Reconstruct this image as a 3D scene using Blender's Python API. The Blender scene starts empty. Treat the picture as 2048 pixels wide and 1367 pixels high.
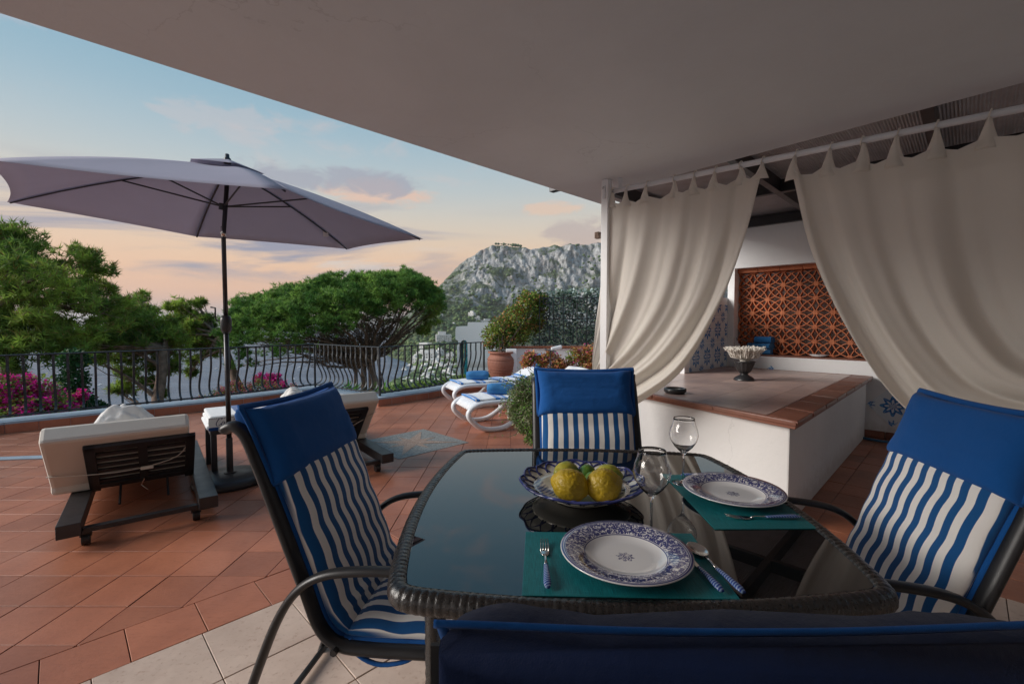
import bpy, bmesh, math, random
import numpy as np
from mathutils import Vector, Matrix, noise as mnoise
R = math.radians
random.seed(7); RNG = np.random.default_rng(11)
scene = bpy.context.scene
C = scene.collection
S = 0.9155            # survey units -> metres for things measured on the floor
H = 1.30              # eye height
FPX = 910.0
PITCH = math.atan(40.5 / FPX)

# ---------------------------------------------------------------- camera
cam_d = bpy.data.cameras.new('camera'); cam = bpy.data.objects.new('camera', cam_d); C.objects.link(cam)
cam_d.sensor_width = 36; cam_d.lens = 36 * FPX / 2048; cam_d.clip_start = .02; cam_d.clip_end = 200000
cam.location = (0, 0, H); cam.rotation_euler = (math.pi / 2 - PITCH, 0, 0)
scene.camera = cam
scene.render.engine = 'CYCLES'
scene.cycles.use_denoising = True
scene.cycles.max_bounces = 10; scene.cycles.transparent_max_bounces = 12; scene.cycles.transmission_bounces = 10
scene.cycles.volume_bounces = 0
scene.cycles.sample_clamp_indirect = 6
scene.view_settings.view_transform = 'Standard'; scene.view_settings.look = 'None'
scene.view_settings.exposure = 0.62; scene.view_settings.gamma = 1.0; scene.view_settings.use_curve_mapping = False

def lin(r, g, b):
    f = lambda c: (c/255/12.92) if c/255 <= .04045 else ((c/255 + .055)/1.055)**2.4
    return (f(r), f(g), f(b), 1)

# ---------------------------------------------------------------- world: dusk sky
world = bpy.data.worlds.new('World'); scene.world = world; world.use_nodes = True
nt = world.node_tree; N = nt.nodes; L = nt.links; N.clear()
def wn(t, **k):
    n = N.new(t)
    for a, b in k.items(): setattr(n, a, b)
    return n
def wmath(op, a, b=None, c=None, clamp=False):
    n = N.new('ShaderNodeMath'); n.operation = op; n.use_clamp = clamp
    for i, v in enumerate((a, b, c)):
        if v is None: continue
        if isinstance(v, (int, float)): n.inputs[i].default_value = v
        else: L.new(v, n.inputs[i])
    return n.outputs[0]
tc = wn('ShaderNodeTexCoord'); sep = wn('ShaderNodeSeparateXYZ'); L.new(tc.outputs['Generated'], sep.inputs[0])
dx, dy, dz = sep.outputs
hor = wmath('SQRT', wmath('ADD', wmath('MULTIPLY', dx, dx), wmath('MULTIPLY', dy, dy)))
el = wmath('ARCTAN2', dz, hor)                      # elevation in radians
az = wmath('ARCTAN2', dx, dy)
ramp = wn('ShaderNodeValToRGB'); ramp.color_ramp.interpolation = 'B_SPLINE'
stops = [(-.5, (70, 82, 98)), (-.02, (182, 152, 150)), (.01, (210, 160, 144)), (.055, (238, 181, 142)), (.12, (236, 194, 156)), (.19, (216, 200, 178)), (.27, (184, 194, 196)),
         (.38, (146, 178, 194)), (.52, (112, 160, 184)), (.75, (88, 138, 172)), (1.57, (62, 108, 150))]
e0, e1 = -.5, 1.57
while len(ramp.color_ramp.elements) < len(stops): ramp.color_ramp.elements.new(.5)
for e, (p, c) in zip(ramp.color_ramp.elements, stops):
    e.position = (p - e0) / (e1 - e0); e.color = lin(*c)
L.new(wmath('DIVIDE', wmath('SUBTRACT', el, e0), e1 - e0, clamp=True), ramp.inputs[0])
def wmix(fac, a, b, blend='MIX'):
    n = N.new('ShaderNodeMix'); n.data_type = 'RGBA'; n.blend_type = blend
    if isinstance(fac, (int, float)): n.inputs[0].default_value = fac
    else: L.new(fac, n.inputs[0])
    for i, v in ((6, a), (7, b)):
        if isinstance(v, tuple): n.inputs[i].default_value = v
        else: L.new(v, n.inputs[i])
    return n.outputs[2]
def wnoise(vec, scale, detail=5, rough=.55, dist=0.):
    n = N.new('ShaderNodeTexNoise'); n.inputs['Scale'].default_value = scale; n.inputs['Detail'].default_value = detail
    n.inputs['Roughness'].default_value = rough; n.inputs['Distortion'].default_value = dist; L.new(vec, n.inputs['Vector'])
    return n.outputs['Fac']
def wvec(x, y, z):
    n = N.new('ShaderNodeCombineXYZ')
    for i, v in enumerate((x, y, z)):
        if isinstance(v, (int, float)): n.inputs[i].default_value = v
        else: L.new(v, n.inputs[i])
    return n.outputs[0]
def wstep(v, a, b):
    n = N.new('ShaderNodeMapRange'); n.interpolation_type = 'SMOOTHSTEP'; n.clamp = True
    L.new(v, n.inputs[0]); n.inputs[1].default_value = a; n.inputs[2].default_value = b
    return n.outputs[0]
# streaky bands of grey-mauve cloud low over the sea
tilt = wmath('ADD', el, wmath('MULTIPLY', az, -.045))
v1 = wvec(wmath('MULTIPLY', az, 1.5), wmath('MULTIPLY', tilt, 9.), .3)
n1 = wnoise(v1, 1.55, 7, .56, .7)
band = wmath('MULTIPLY', wstep(el, .06, .11), wmath('SUBTRACT', 1., wstep(el, .19, .27)))
m1 = wmath('MULTIPLY', wmath('MULTIPLY', wstep(n1, .44, .60), band), 1.)
leftness = wmath('SUBTRACT', 1., wstep(az, -.45, .0))
m1 = wmath('MULTIPLY', m1, wmath('ADD', wmath('MULTIPLY', leftness, .78), .22))
col = wmix(m1, ramp.outputs[0], lin(142, 142, 160))
v2 = wvec(wmath('MULTIPLY', az, 2.2), wmath('MULTIPLY', tilt, 15.), 5.1)
n2 = wnoise(v2, 1.3, 6, .6, .5)
m2 = wmath('MULTIPLY', wmath('MULTIPLY', wstep(n2, .54, .68), wstep(el, .08, .12)), wmath('SUBTRACT', 1., wstep(el, .21, .28)))
col = wmix(wmath('MULTIPLY', wmath('MULTIPLY', m2, leftness), .95), col, lin(212, 203, 196))
# small peach wisps higher up
v3 = wvec(wmath('MULTIPLY', az, 2.6), wmath('MULTIPLY', el, 6.), 2.2)
n3 = wnoise(v3, 2.1, 6, .58, .4)
m3 = wmath('MULTIPLY', wmath('MULTIPLY', wstep(n3, .56, .74), wmath('MULTIPLY', wstep(el, .2, .3), wmath('SUBTRACT', 1., wstep(el, .45, .6)))), .5)
col = wmix(m3, col, lin(214, 190, 184))
# single cloud banks: (azimuth, elevation, half width, half height, colour, strength)
def bank(col, a0, el0, wa, we, c, s, sc, z):
    u = wmath('DIVIDE', wmath('SUBTRACT', az, a0), wa); v = wmath('DIVIDE', wmath('SUBTRACT', el, el0), we)
    r2 = wmath('ADD', wmath('MULTIPLY', u, u), wmath('MULTIPLY', v, v))
    nn = wnoise(wvec(wmath('MULTIPLY', az, sc*1.5), wmath('MULTIPLY', el, sc*3.4), z), 1., 8, .62, .5)
    f = wmath('SUBTRACT', wmath('ADD', wmath('MULTIPLY', nn, 1.9), -.02), wmath('MULTIPLY', r2, .5))
    return wmix(wmath('MULTIPLY', wstep(f, .42, .8), s), col, c)
col = bank(col, -.285, .262, .12, .032, lin(232, 186, 158), .7, 7., 1.3)
col = bank(col, -.365, .280, .16, .030, lin(158, 160, 172), .8, 7., 4.3)
col = bank(col, -.555, .35, .11, .034, lin(198, 188, 188), .42, 9., 7.7)
col = bank(col, .08, .24, .08, .018, lin(236, 190, 155), .5, 8., 9.7)
col = bank(col, .16, .19, .09, .035, lin(176, 160, 160), .6, 8., 11.7)
col = bank(col, -.85, .42, .07, .018, lin(196, 184, 190), .35, 9., 13.7)
# a little of the physical sky on top
sky = wn('ShaderNodeTexSky'); sky.sky_type = 'NISHITA'; sky.sun_disc = False
SUN_EL, SUN_AZ = R(27), R(-98)
sky.sun_elevation = SUN_EL; sky.sun_rotation = SUN_AZ
skyv = wn('ShaderNodeVectorMath', operation='SCALE'); L.new(sky.outputs[0], skyv.inputs[0]); skyv.inputs['Scale'].default_value = .05
gv = wn('ShaderNodeVectorMath', operation='SCALE'); L.new(col, gv.inputs[0]); gv.inputs['Scale'].default_value = 6.8
sm = wn('ShaderNodeVectorMath', operation='ADD'); L.new(gv.outputs[0], sm.inputs[0]); L.new(skyv.outputs[0], sm.inputs[1])
bg = wn('ShaderNodeBackground'); bg.inputs['Strength'].default_value = .1
L.new(sm.outputs[0], bg.inputs[0]); wo = wn('ShaderNodeOutputWorld'); L.new(bg.outputs[0], wo.inputs[0])
sun_d = bpy.data.lights.new('sun', 'SUN'); sun_d.energy = 2.75; sun_d.angle = R(34); sun_d.color = (1, .93, .86)
sun = bpy.data.objects.new('sun', sun_d); C.objects.link(sun)
sdir = Vector((math.sin(SUN_AZ)*math.cos(SUN_EL), math.cos(SUN_AZ)*math.cos(SUN_EL), math.sin(SUN_EL)))
sun.rotation_euler = sdir.to_track_quat('Z', 'Y').to_euler(); sun.location = sdir*50

# ---------------------------------------------------------------- survey helpers
CP, SP = math.cos(PITCH), math.sin(PITCH)
def ray(px, py):
    xc = (px - 1024)/FPX; yc = (683.5 - py)/FPX
    return Vector((xc, CP + yc*SP, -SP + yc*CP))
def PZ(px, py, z):                    # point seen at this height
    d = ray(px, py); t = (z - H)/d.z; return Vector((0, 0, H)) + d*t
def PY(px, py, Y):                    # point seen at this distance
    d = ray(px, py); return Vector((0, 0, H)) + d*(Y/d.y)
def PS(px, py, s):                    # point seen on the vertical plane X+Y=s
    d = ray(px, py); return Vector((0, 0, H)) + d*(s/(d.x + d.y))
def o3(x, y, z=0.): return Vector((x*S, y*S, z*S))
U = Vector((.7071, .7071, 0)); V = Vector((.7071, -.7071, 0))   # the house's two axes
def uv(a, b, z=0.): return U*a + V*b + Vector((0, 0, z))          # a=(X+Y)/sqrt2, b=(X-Y)/sqrt2

# ---------------------------------------------------------------- mesh helpers
def new_mesh(name, verts, faces, mats, midx=None, smooth=False):
    me = bpy.data.meshes.new(name)
    me.from_pydata([tuple(v) for v in verts], [], faces)
    for m in (mats if isinstance(mats, (list, tuple)) else [mats]): me.materials.append(m)
    if midx: me.polygons.foreach_set('material_index', midx)
    if smooth: me.polygons.foreach_set('use_smooth', [True]*len(faces))
    me.update(); return me
def np_mesh(name, V_, F_, mat, smooth=False):
    me = bpy.data.meshes.new(name); V_ = np.asarray(V_, np.float32); F_ = np.asarray(F_, np.int32)
    k = F_.shape[1]
    me.vertices.add(len(V_)); me.vertices.foreach_set('co', V_.ravel())
    me.loops.add(F_.size); me.loops.foreach_set('vertex_index', F_.ravel())
    me.polygons.add(len(F_)); me.polygons.foreach_set('loop_start', np.arange(0, F_.size, k, dtype=np.int32))
    me.polygons.foreach_set('loop_total', np.full(len(F_), k, np.int32))
    if smooth: me.polygons.foreach_set('use_smooth', np.ones(len(F_), bool))
    me.materials.append(mat); me.update(calc_edges=True); me.validate(); return me
def link(name, me, parent=None, kind=None):
    o = bpy.data.objects.new(name, me); C.objects.link(o)
    if parent is not None: o.parent = parent
    if kind: o['kind'] = kind
    return o
def thing(name, label, cat, loc=(0, 0, 0), rotz=0., group=None):
    o = bpy.data.objects.new(name, None); C.objects.link(o); o.empty_display_size = .1
    o.location = loc; o.rotation_euler = (0, 0, rotz); o['label'] = label; o['category'] = cat
    if group: o['group'] = group
    return o
def tag(o, label, cat, group=None):
    o['label'] = label; o['category'] = cat
    if group: o['group'] = group
    return o
def copy_tree(o, parent=None):
    c = o.copy(); C.objects.link(c)
    if parent is not None: c.parent = parent
    for ch in list(o.children): copy_tree(ch, c)
    return c
class MB:
    def __init__(s): s.v = []; s.f = []; s.m = []
    def add(s, vs, fs, mi=0):
        b = len(s.v); s.v += [Vector(v) for v in vs]; s.f += [tuple(i + b for i in f) for f in fs]; s.m += [mi]*len(fs); return s
    def box(s, c, d, rz=0., mi=0, rot=None):
        M = rot if rot is not None else Matrix.Rotation(rz, 3, 'Z'); c = Vector(c)
        vs = [c + M @ Vector((x*d[0]/2, y*d[1]/2, z*d[2]/2)) for x in (-1, 1) for y in (-1, 1) for z in (-1, 1)]
        return s.add(vs, [(0, 1, 3, 2), (4, 6, 7, 5), (0, 4, 5, 1), (2, 3, 7, 6), (0, 2, 6, 4), (1, 5, 7, 3)], mi)
    def beam(s, a, b, w, h, up=(0, 0, 1), mi=0):
        a = Vector(a); b = Vector(b); d = (b - a).normalized(); up = Vector(up); x = d.cross(up)
        if x.length < 1e-4: x = d.cross(Vector((1, 0, 0)))
        x.normalize(); y = x.cross(d); vs = []
        for p in (a, b):
            for i, j in ((-1, -1), (1, -1), (1, 1), (-1, 1)): vs.append(p + x*(i*w/2) + y*(j*h/2))
        return s.add(vs, [(0, 1, 2, 3), (7, 6, 5, 4), (0, 4, 5, 1), (1, 5, 6, 2), (2, 6, 7, 3), (3, 7, 4, 0)], mi)
    def prism(s, poly, z0, z1, mi=0):
        n = len(poly); vs = [(p[0], p[1], z0) for p in poly] + [(p[0], p[1], z1) for p in poly]
        fs = [tuple(range(n))[::-1], tuple(range(n, 2*n))] + [(i, (i+1) % n, (i+1) % n + n, i + n) for i in range(n)]
        return s.add(vs, fs, mi)
    def tube(s, pts, r, n=8, closed=False, flat=(1, 1), up=(0, 0, 1), cap=True, mi=0):
        pts = [Vector(p) for p in pts]; k = len(pts); rs = r if isinstance(r, (list, tuple)) else [r]*k
        vs = []; prev = None
        for i, p in enumerate(pts):
            if closed: t = pts[(i+1) % k] - pts[i-1]
            else: t = pts[min(i+1, k-1)] - pts[max(i-1, 0)]
            if t.length < 1e-9: t = Vector((0, 0, 1))
            t.normalize()
            if prev is None:
                x = t.cross(Vector(up))
                if x.length < .05: x = t.cross(Vector((1, .1, 0)))
            else: x = prev - t*prev.dot(t)
            x.normalize(); prev = x; y = x.cross(t)
            for j in range(n):
                a = 2*math.pi*j/n + math.pi/n
                vs.append(p + x*(math.cos(a)*rs[i]*flat[0]) + y*(math.sin(a)*rs[i]*flat[1]))
        fs = []
        for i in range(k if closed else k-1):
            for j in range(n):
                a, b = i*n + j, i*n + (j+1) % n; i2 = (i+1) % k; fs.append((a, b, i2*n + (j+1) % n, i2*n + j))
        if cap and not closed: fs += [tuple(range(n))[::-1], tuple((k-1)*n + j for j in range(n))]
        return s.add(vs, fs, mi)
    def lathe(s, prof, n=32, c=(0, 0, 0), mi=0, close=False):
        c = Vector(c); vs = []; k = len(prof)
        for r, z in prof:
            for j in range(n):
                a = 2*math.pi*j/n; vs.append(c + Vector((r*math.cos(a), r*math.sin(a), z)))
        fs = [(i*n + j, i*n + (j+1) % n, (i+1)*n + (j+1) % n, (i+1)*n + j) for i in range(k-1) for j in range(n)]
        if prof[0][0] > 1e-5: fs.append(tuple(range(n))[::-1])
        if prof[-1][0] > 1e-5: fs.append(tuple((k-1)*n + j for j in range(n)))
        return s.add(vs, fs, mi)
    def grid(s, fn, nu, nv, mi=0, wrap=False):
        vs = [fn(i/(nu-1) if not wrap else i/nu, j/(nv-1)) for i in range(nu) for j in range(nv)]
        fs = [(i*nv + j, ((i+1) % nu)*nv + j, ((i+1) % nu)*nv + j+1, i*nv + j+1) for i in range(nu if wrap else nu-1) for j in range(nv-1)]
        return s.add(vs, fs, mi)
    def build(s, name, mat, parent=None, smooth=False, bevel=0., world=False, kind=None, solid=0., sub=0, auto=False):
        vs = s.v
        if world and parent is not None:
            p = parent; M = Matrix.Identity(4)
            while p is not None:
                M = Matrix.Translation(p.location) @ p.rotation_euler.to_matrix().to_4x4() @ M if True else M; p = p.parent
            Mi = M.inverted(); vs = [Mi @ v for v in vs]
        me = new_mesh(name, vs, s.f, mat, s.m if isinstance(mat, (list, tuple)) else None, smooth)
        o = link(name, me, parent, kind)
        if solid:
            m = o.modifiers.new('solid', 'SOLIDIFY'); m.thickness = solid; m.offset = 0
        if bevel:
            m = o.modifiers.new('bevel', 'BEVEL'); m.width = bevel; m.segments = 2; m.limit_method = 'ANGLE'; m.angle_limit = R(40)
        if sub:
            m = o.modifiers.new('sub', 'SUBSURF'); m.levels = sub; m.render_levels = sub
        return o
def catmull(pts, n):
    pts = [Vector(p) for p in pts]; out = []; P = [pts[0]*2 - pts[1]] + pts + [pts[-1]*2 - pts[-2]]
    segs = len(pts) - 1
    for i in range(n):
        t = i/(n-1)*segs; k = min(int(t), segs-1); t -= k; a, b, c, d = P[k:k+4]
        out.append(.5*((2*b) + (c-a)*t + (2*a - 5*b + 4*c - d)*t*t + (3*b - a - 3*c + d)*t**3))
    return out
def clip_poly(poly, halfs):            # keep a*x+b*y<=c
    for a, b, c in halfs:
        out = []
        for i in range(len(poly)):
            p, q = poly[i-1], poly[i]; dp = a*p[0] + b*p[1] - c; dq = a*q[0] + b*q[1] - c
            if (dp <= 0) != (dq <= 0):
                t = dp/(dp - dq); out.append((p[0] + (q[0]-p[0])*t, p[1] + (q[1]-p[1])*t))
            if dq <= 0: out.append(q)
        poly = out
        if len(poly) < 3: return []
    return poly
def area(p): return .5*sum(p[i-1][0]*p[i][1] - p[i][0]*p[i-1][1] for i in range(len(p)))

# ---------------------------------------------------------------- materials
class NB:
    def __init__(s, name):
        s.mat = bpy.data.materials.new(name); s.mat.use_nodes = True; s.nt = s.mat.node_tree
        s.b = s.nt.nodes['Principled BSDF']; s.out = s.nt.nodes['Material Output']
    def n(s, t, **k):
        x = s.nt.nodes.new(t)
        for a, b in k.items(): setattr(x, a, b)
        return x
    def set(s, sock, v):
        if isinstance(v, (int, float, tuple)): sock.default_value = v
        else: s.nt.links.new(v, sock)
    def math(s, op, a, b=None, c=None, clamp=False):
        x = s.n('ShaderNodeMath', operation=op, use_clamp=clamp)
        for i, v in enumerate((a, b, c)):
            if v is not None: s.set(x.inputs[i], v)
        return x.outputs[0]
    def step(s, v, a, b):
        x = s.n('ShaderNodeMapRange', interpolation_type='SMOOTHSTEP'); s.set(x.inputs[0], v); x.inputs[1].default_value = a; x.inputs[2].default_value = b
        return x.outputs[0]
    def coord(s, which='Object'): return s.n('ShaderNodeTexCoord').outputs[which]
    def pos(s): return s.n('ShaderNodeNewGeometry').outputs['Position']
    def island(s): return s.n('ShaderNodeNewGeometry').outputs['Random Per Island']
    def orand(s): return s.n('ShaderNodeObjectInfo').outputs['Random']
    def xyz(s, v):
        x = s.n('ShaderNodeSeparateXYZ'); s.set(x.inputs[0], v); return x.outputs
    def vec(s, x, y, z):
        c = s.n('ShaderNodeCombineXYZ')
        for i, v in enumerate((x, y, z)): s.set(c.inputs[i], v)
        return c.outputs[0]
    def scale(s, v, k):
        x = s.n('ShaderNodeVectorMath', operation='MULTIPLY'); s.set(x.inputs[0], v); x.inputs[1].default_value = k if isinstance(k, tuple) else (k, k, k); return x.outputs[0]
    def noise(s, v, sc, det=4, ro=.5, dist=0., out='Fac'):
        x = s.n('ShaderNodeTexNoise'); s.set(x.inputs['Vector'], v); x.inputs['Scale'].default_value = sc; x.inputs['Detail'].default_value = det
        x.inputs['Roughness'].default_value = ro; x.inputs['Distortion'].default_value = dist; return x.outputs[out]
    def voro(s, v, sc, feat='F1', out='Distance'):
        x = s.n('ShaderNodeTexVoronoi', feature=feat); s.set(x.inputs['Vector'], v); x.inputs['Scale'].default_value = sc; return x.outputs[out]
    def mix(s, f, a, b, blend='MIX'):
        x = s.n('ShaderNodeMix', data_type='RGBA', blend_type=blend); s.set(x.inputs[0], f); s.set(x.inputs[6], a); s.set(x.inputs[7], b); return x.outputs[2]
    def bump(s, h, strength=.3, dist=.01):
        x = s.n('ShaderNodeBump'); x.inputs['Strength'].default_value = strength; x.inputs['Distance'].default_value = dist; s.set(x.inputs['Height'], h)
        s.nt.links.new(x.outputs[0], s.b.inputs['Normal']); return x
    def base(s, c): s.set(s.b.inputs['Base Color'], c); return s
    def rough(s, v): s.set(s.b.inputs['Roughness'], v); return s
    def p(s, k, v): s.set(s.b.inputs[k], v); return s
def c4(*c): return tuple(c) + (1,)
def simple(name, c, rough=.5, metal=0., var=.15, vs=6., bump=0., bs=60., bd=.002, spec=.5, c2=None, rv=.1, orv=0.):
    m = NB(name); co = m.coord(); nz = m.noise(co, vs, 5, .6)
    if c2 is None: c2 = tuple(x*(1-var) for x in c); c1 = tuple(min(1, x*(1+var)) for x in c)
    else: c1 = c
    col = m.mix(m.step(nz, .3, .7), c4(*c1), c4(*c2))
    if orv:
        k = m.math('ADD', m.math('MULTIPLY', m.orand(), 2*orv), 1-orv)
        col = m.mix(1., col, m.vec(k, k, k), 'MULTIPLY')
    m.base(col); m.rough(m.math('ADD', m.math('MULTIPLY', m.noise(co, vs*2.3, 3), 2*rv), rough - rv)).p('Metallic', metal).p('Specular IOR Level', spec)
    if bump: m.bump(m.noise(co, bs, 4, .6), bump, bd)
    return m.mat
M = {}
def terracotta(name, c1, c2, rough=.42, orv=.16):
    m = NB(name); co = m.pos(); n1 = m.noise(co, 2.2, 5, .6, .4); n2 = m.noise(m.scale(co, (1, 3, 1)), 22, 4, .65)
    col = m.mix(m.step(n1, .3, .72), c4(*c1), c4(*c2)); col = m.mix(m.math('MULTIPLY', m.step(n2, .5, .8), .35), col, c4(*(x*.55 for x in c2)))
    k = m.math('ADD', m.math('MULTIPLY', m.orand(), 2*orv), 1-orv); col = m.mix(1., col, m.vec(k, k, m.math('MULTIPLY', k, .98)), 'MULTIPLY')
    n3 = m.noise(co, .9, 4, .6, .3); col = m.mix(m.math('MULTIPLY', m.step(n3, .5, .75), .25), col, c4(.34, .26, .22))
    sp = m.step(m.noise(co, 130, 2, .5), .66, .72); col = m.mix(m.math('MULTIPLY', sp, .4), col, c4(*(x*.5 for x in c2)))
    m.base(col); m.rough(m.math('ADD', m.math('MULTIPLY', n2, .25), rough - .1))
    m.bump(m.noise(co, 60, 4, .6), .25, .003); return m.mat
M['terra'] = terracotta('terracotta_tile', (.41, .148, .080), (.30, .102, .055), .38, .15)
M['terra_dk'] = terracotta('terracotta_border', (.24, .085, .05), (.17, .058, .036), .38)
M['terra_clay'] = terracotta('terracotta_clay', (.56, .18, .075), (.42, .12, .05), .7, .12)
M['kerbface'] = terracotta('terracotta_kerb', (.42, .14, .075), (.34, .10, .055), .5)
m = NB('beige_tile'); co = m.pos(); n1 = m.noise(co, 3.5, 6, .65, .5); n2 = m.noise(co, 45, 3, .6); n0 = m.noise(m.scale(co, (1, 2.2, 1)), 9, 5, .7, .8)
col = m.mix(m.step(n1, .3, .7), c4(.58, .45, .37), c4(.46, .345, .28)); col = m.mix(m.math('MULTIPLY', m.step(n0, .5, .8), .5), col, c4(.44, .30, .24)); col = m.mix(m.math('MULTIPLY', m.step(n2, .56, .7), .45), col, c4(.30, .19, .14))
k = m.math('ADD', m.math('MULTIPLY', m.orand(), .16), .92); col = m.mix(1., col, m.vec(k, k, k), 'MULTIPLY')
m.base(col); m.rough(m.math('ADD', m.math('MULTIPLY', n1, .2), .45)); m.bump(n2, .15, .002); M['beige'] = m.mat
m = NB('bar_tile'); co = m.pos(); n1 = m.noise(co, 4, 6, .65, .5); n2 = m.noise(m.scale(co, (1, 5, 1)), 20, 4, .6)
col = m.mix(m.step(n1, .3, .7), c4(.50, .36, .31), c4(.36, .26, .24)); col = m.mix(m.math('MULTIPLY', m.step(n2, .55, .75), .3), col, c4(.3, .2, .18))
k = m.math('ADD', m.math('MULTIPLY', m.orand(), .2), .9); col = m.mix(1., col, m.vec(k, k, k), 'MULTIPLY')
m.base(col); m.rough(.3); M['bartile'] = m.mat
M['grout'] = simple('grout', (.13, .082, .06), .9, var=.3, vs=12, bump=.3, bs=200)
def plaster(name, c, stain=.25, bd=.006):
    m = NB(name); co = m.pos(); n1 = m.noise(co, 1.3, 6, .6, .3); n2 = m.noise(co, 14, 5, .6); n3 = m.noise(co, 90, 3, .6)
    col = m.mix(m.step(n1, .35, .75), c4(*c), c4(*(x*(1-stain*.6) for x in c)))
    col = m.mix(m.math('MULTIPLY', m.step(n2, .58, .8), .35), col, c4(*(x*(1-stain) for x in c)))
    big = m.noise(co, .55, 5, .6, .8); col = m.mix(m.math('MULTIPLY', m.step(big, .45, .72), .5), col, c4(*(x*(1-stain*1.1) for x in c)))
    ck = m.voro(m.n('ShaderNodeVectorMath', operation='ADD').outputs[0], 1.) if False else None
    wv_ = m.n('ShaderNodeVectorMath', operation='ADD'); m.set(wv_.inputs[0], co); m.set(wv_.inputs[1], m.scale(m.noise(co, 3., 5, .6, 0., 'Color'), .35)); ed = m.voro(wv_.outputs[0], .8, 'DISTANCE_TO_EDGE')
    crack = m.math('MULTIPLY', m.math('SUBTRACT', 1., m.step(ed, .0008, .0035)), m.step(m.noise(co, .8, 2), .5, .58)); col = m.mix(m.math('MULTIPLY', crack, .2), col, c4(*(x*.45 for x in c)))
    pz = m.xyz(co)[2]; dirt = m.math('MULTIPLY', m.math('SUBTRACT', 1., m.step(m.math('SUBTRACT', pz, m.math('MULTIPLY', n2, .22)), -.08, .12)), m.math('MULTIPLY', m.step(pz, -.02, -.01), .45)); col = m.mix(dirt, col, c4(.36, .28, .22))
    m.base(col); m.rough(.8); m.bump(m.math('ADD', m.math('MULTIPLY', n1, 3.), m.math('ADD', n2, m.math('MULTIPLY', n3, .25))), .35, bd); return m.mat
M['plaster'] = plaster('white_plaster', (.74, .73, .72), .12, .008)
M['ceil'] = plaster('ceiling_plaster', (.69, .735, .78), .12, .006)
M['wallout'] = plaster('whitewash', (.86, .87, .88), .08)
M['kerbtop'] = simple('painted_kerb', (.30, .36, .42), .6, var=.12, vs=5, bump=.3, bs=40)
M['timber'] = simple('dark_timber', (.060, .042, .032), .55, var=.3, vs=3, bump=.3, bs=30)
M['iron'] = simple('wrought_iron', (.035, .040, .045), .5, .3, var=.3, vs=20, bump=.2, bs=90)
M['alu_dk'] = simple('dark_metal', (.045, .047, .052), .38, .5, var=.12, vs=5, bump=.08, bs=200, bd=.0005)
M['alu_pole'] = simple('pole_metal', (.05, .05, .055), .32, .7, var=.1)
M['chairframe'] = simple('chair_frame', (.022, .022, .024), .38, .3, var=.1, vs=9, bump=.1, bs=300, bd=.0004)
M['steel'] = simple('steel', (.55, .54, .52), .16, 1., var=.05)
M['plastic_w'] = simple('white_plastic', (.74, .76, .79), .35, var=.04)
M['black'] = simple('black_plastic', (.02, .02, .022), .35, var=.1)
def cloth(name, c, var=.08, weave=900, tr=0., rough=.9, bump=.25):
    m = NB(name); co = m.coord(); x, y, z = m.xyz(co)
    n1 = m.noise(co, 5, 4, .6); col = m.mix(n1, c4(*(q*(1+var) for q in c)), c4(*(q*(1-var) for q in c)))
    m.base(col); m.rough(rough).p('Specular IOR Level', .15).p('Sheen Weight', .08).p('Sheen Roughness', .6)
    w = m.noise(co, weave, 2, .5); m.bump(m.math('ADD', m.math('MULTIPLY', w, .5), m.math('MULTIPLY', m.noise(co, 14, 4, .6), 6.)), bump, .0012)
    if tr:
        t = m.n('ShaderNodeBsdfTranslucent'); m.set(t.inputs[0], col); mx = m.n('ShaderNodeMixShader'); mx.inputs[0].default_value = tr
        m.nt.links.new(m.b.outputs[0], mx.inputs[1]); m.nt.links.new(t.outputs[0], mx.inputs[2]); m.nt.links.new(mx.outputs[0], m.out.inputs[0])
    return m.mat
M['cream'] = cloth('cream_canvas', (.62, .58, .52))
M['canopy'] = cloth('canopy_fabric', (.50, .47, .55), .05, 900, .42)
M['curtain'] = cloth('linen_curtain', (.90, .87, .82), .03, 700, .52)
M['shadeblue'] = cloth('blue_cotton_shaded', (.002, .010, .045), .3, 700, 0, .95, .7)  # pillow blue darkened, so the front chair's shade sits in the colour
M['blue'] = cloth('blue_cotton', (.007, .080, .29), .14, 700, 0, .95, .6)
M['bluetowel'] = cloth('blue_terry', (.045, .19, .42), .2, 500, 0, .95, .8)
M['whitetowel'] = cloth('white_terry', (.74, .73, .71), .06, 500, 0, .95, .7)
def striped():
    m = NB('striped_cotton'); co = m.coord(); x, y, z = m.xyz(co)
    n = m.noise(m.scale(co, (1, .4, 1)), 9, 2, .4); w = m.math('MULTIPLY', m.math('SINE', m.math('MULTIPLY', m.math('ADD', z, x), 46.)), .0010)
    yy = m.math('ADD', m.math('ADD', y, w), m.math('MULTIPLY', m.math('SUBTRACT', n, .5), .005))
    s_ = m.math('SINE', m.math('MULTIPLY', yy, 2*math.pi/.047)); f = m.step(s_, -.06, .06)
    edge = m.step(m.math('ABSOLUTE', y), .212, .216)
    f = m.math('MULTIPLY', f, m.math('SUBTRACT', 1., edge))
    nz = m.noise(co, 7, 3); c1 = m.mix(nz, c4(.86, .84, .80), c4(.74, .72, .70)); c2 = m.mix(nz, c4(.010, .095, .28), c4(.008, .07, .22))
    m.base(m.mix(f, c2, c1)); m.rough(.9).p('Specular IOR Level', .15).p('Sheen Weight', .2)
    m.bump(m.math('ADD', m.math('MULTIPLY', m.noise(co, 800, 2), .4), m.math('MULTIPLY', m.noise(co, 18, 4, .6), 6.)), .3, .0013); return m.mat
M['striped'] = striped()
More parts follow.
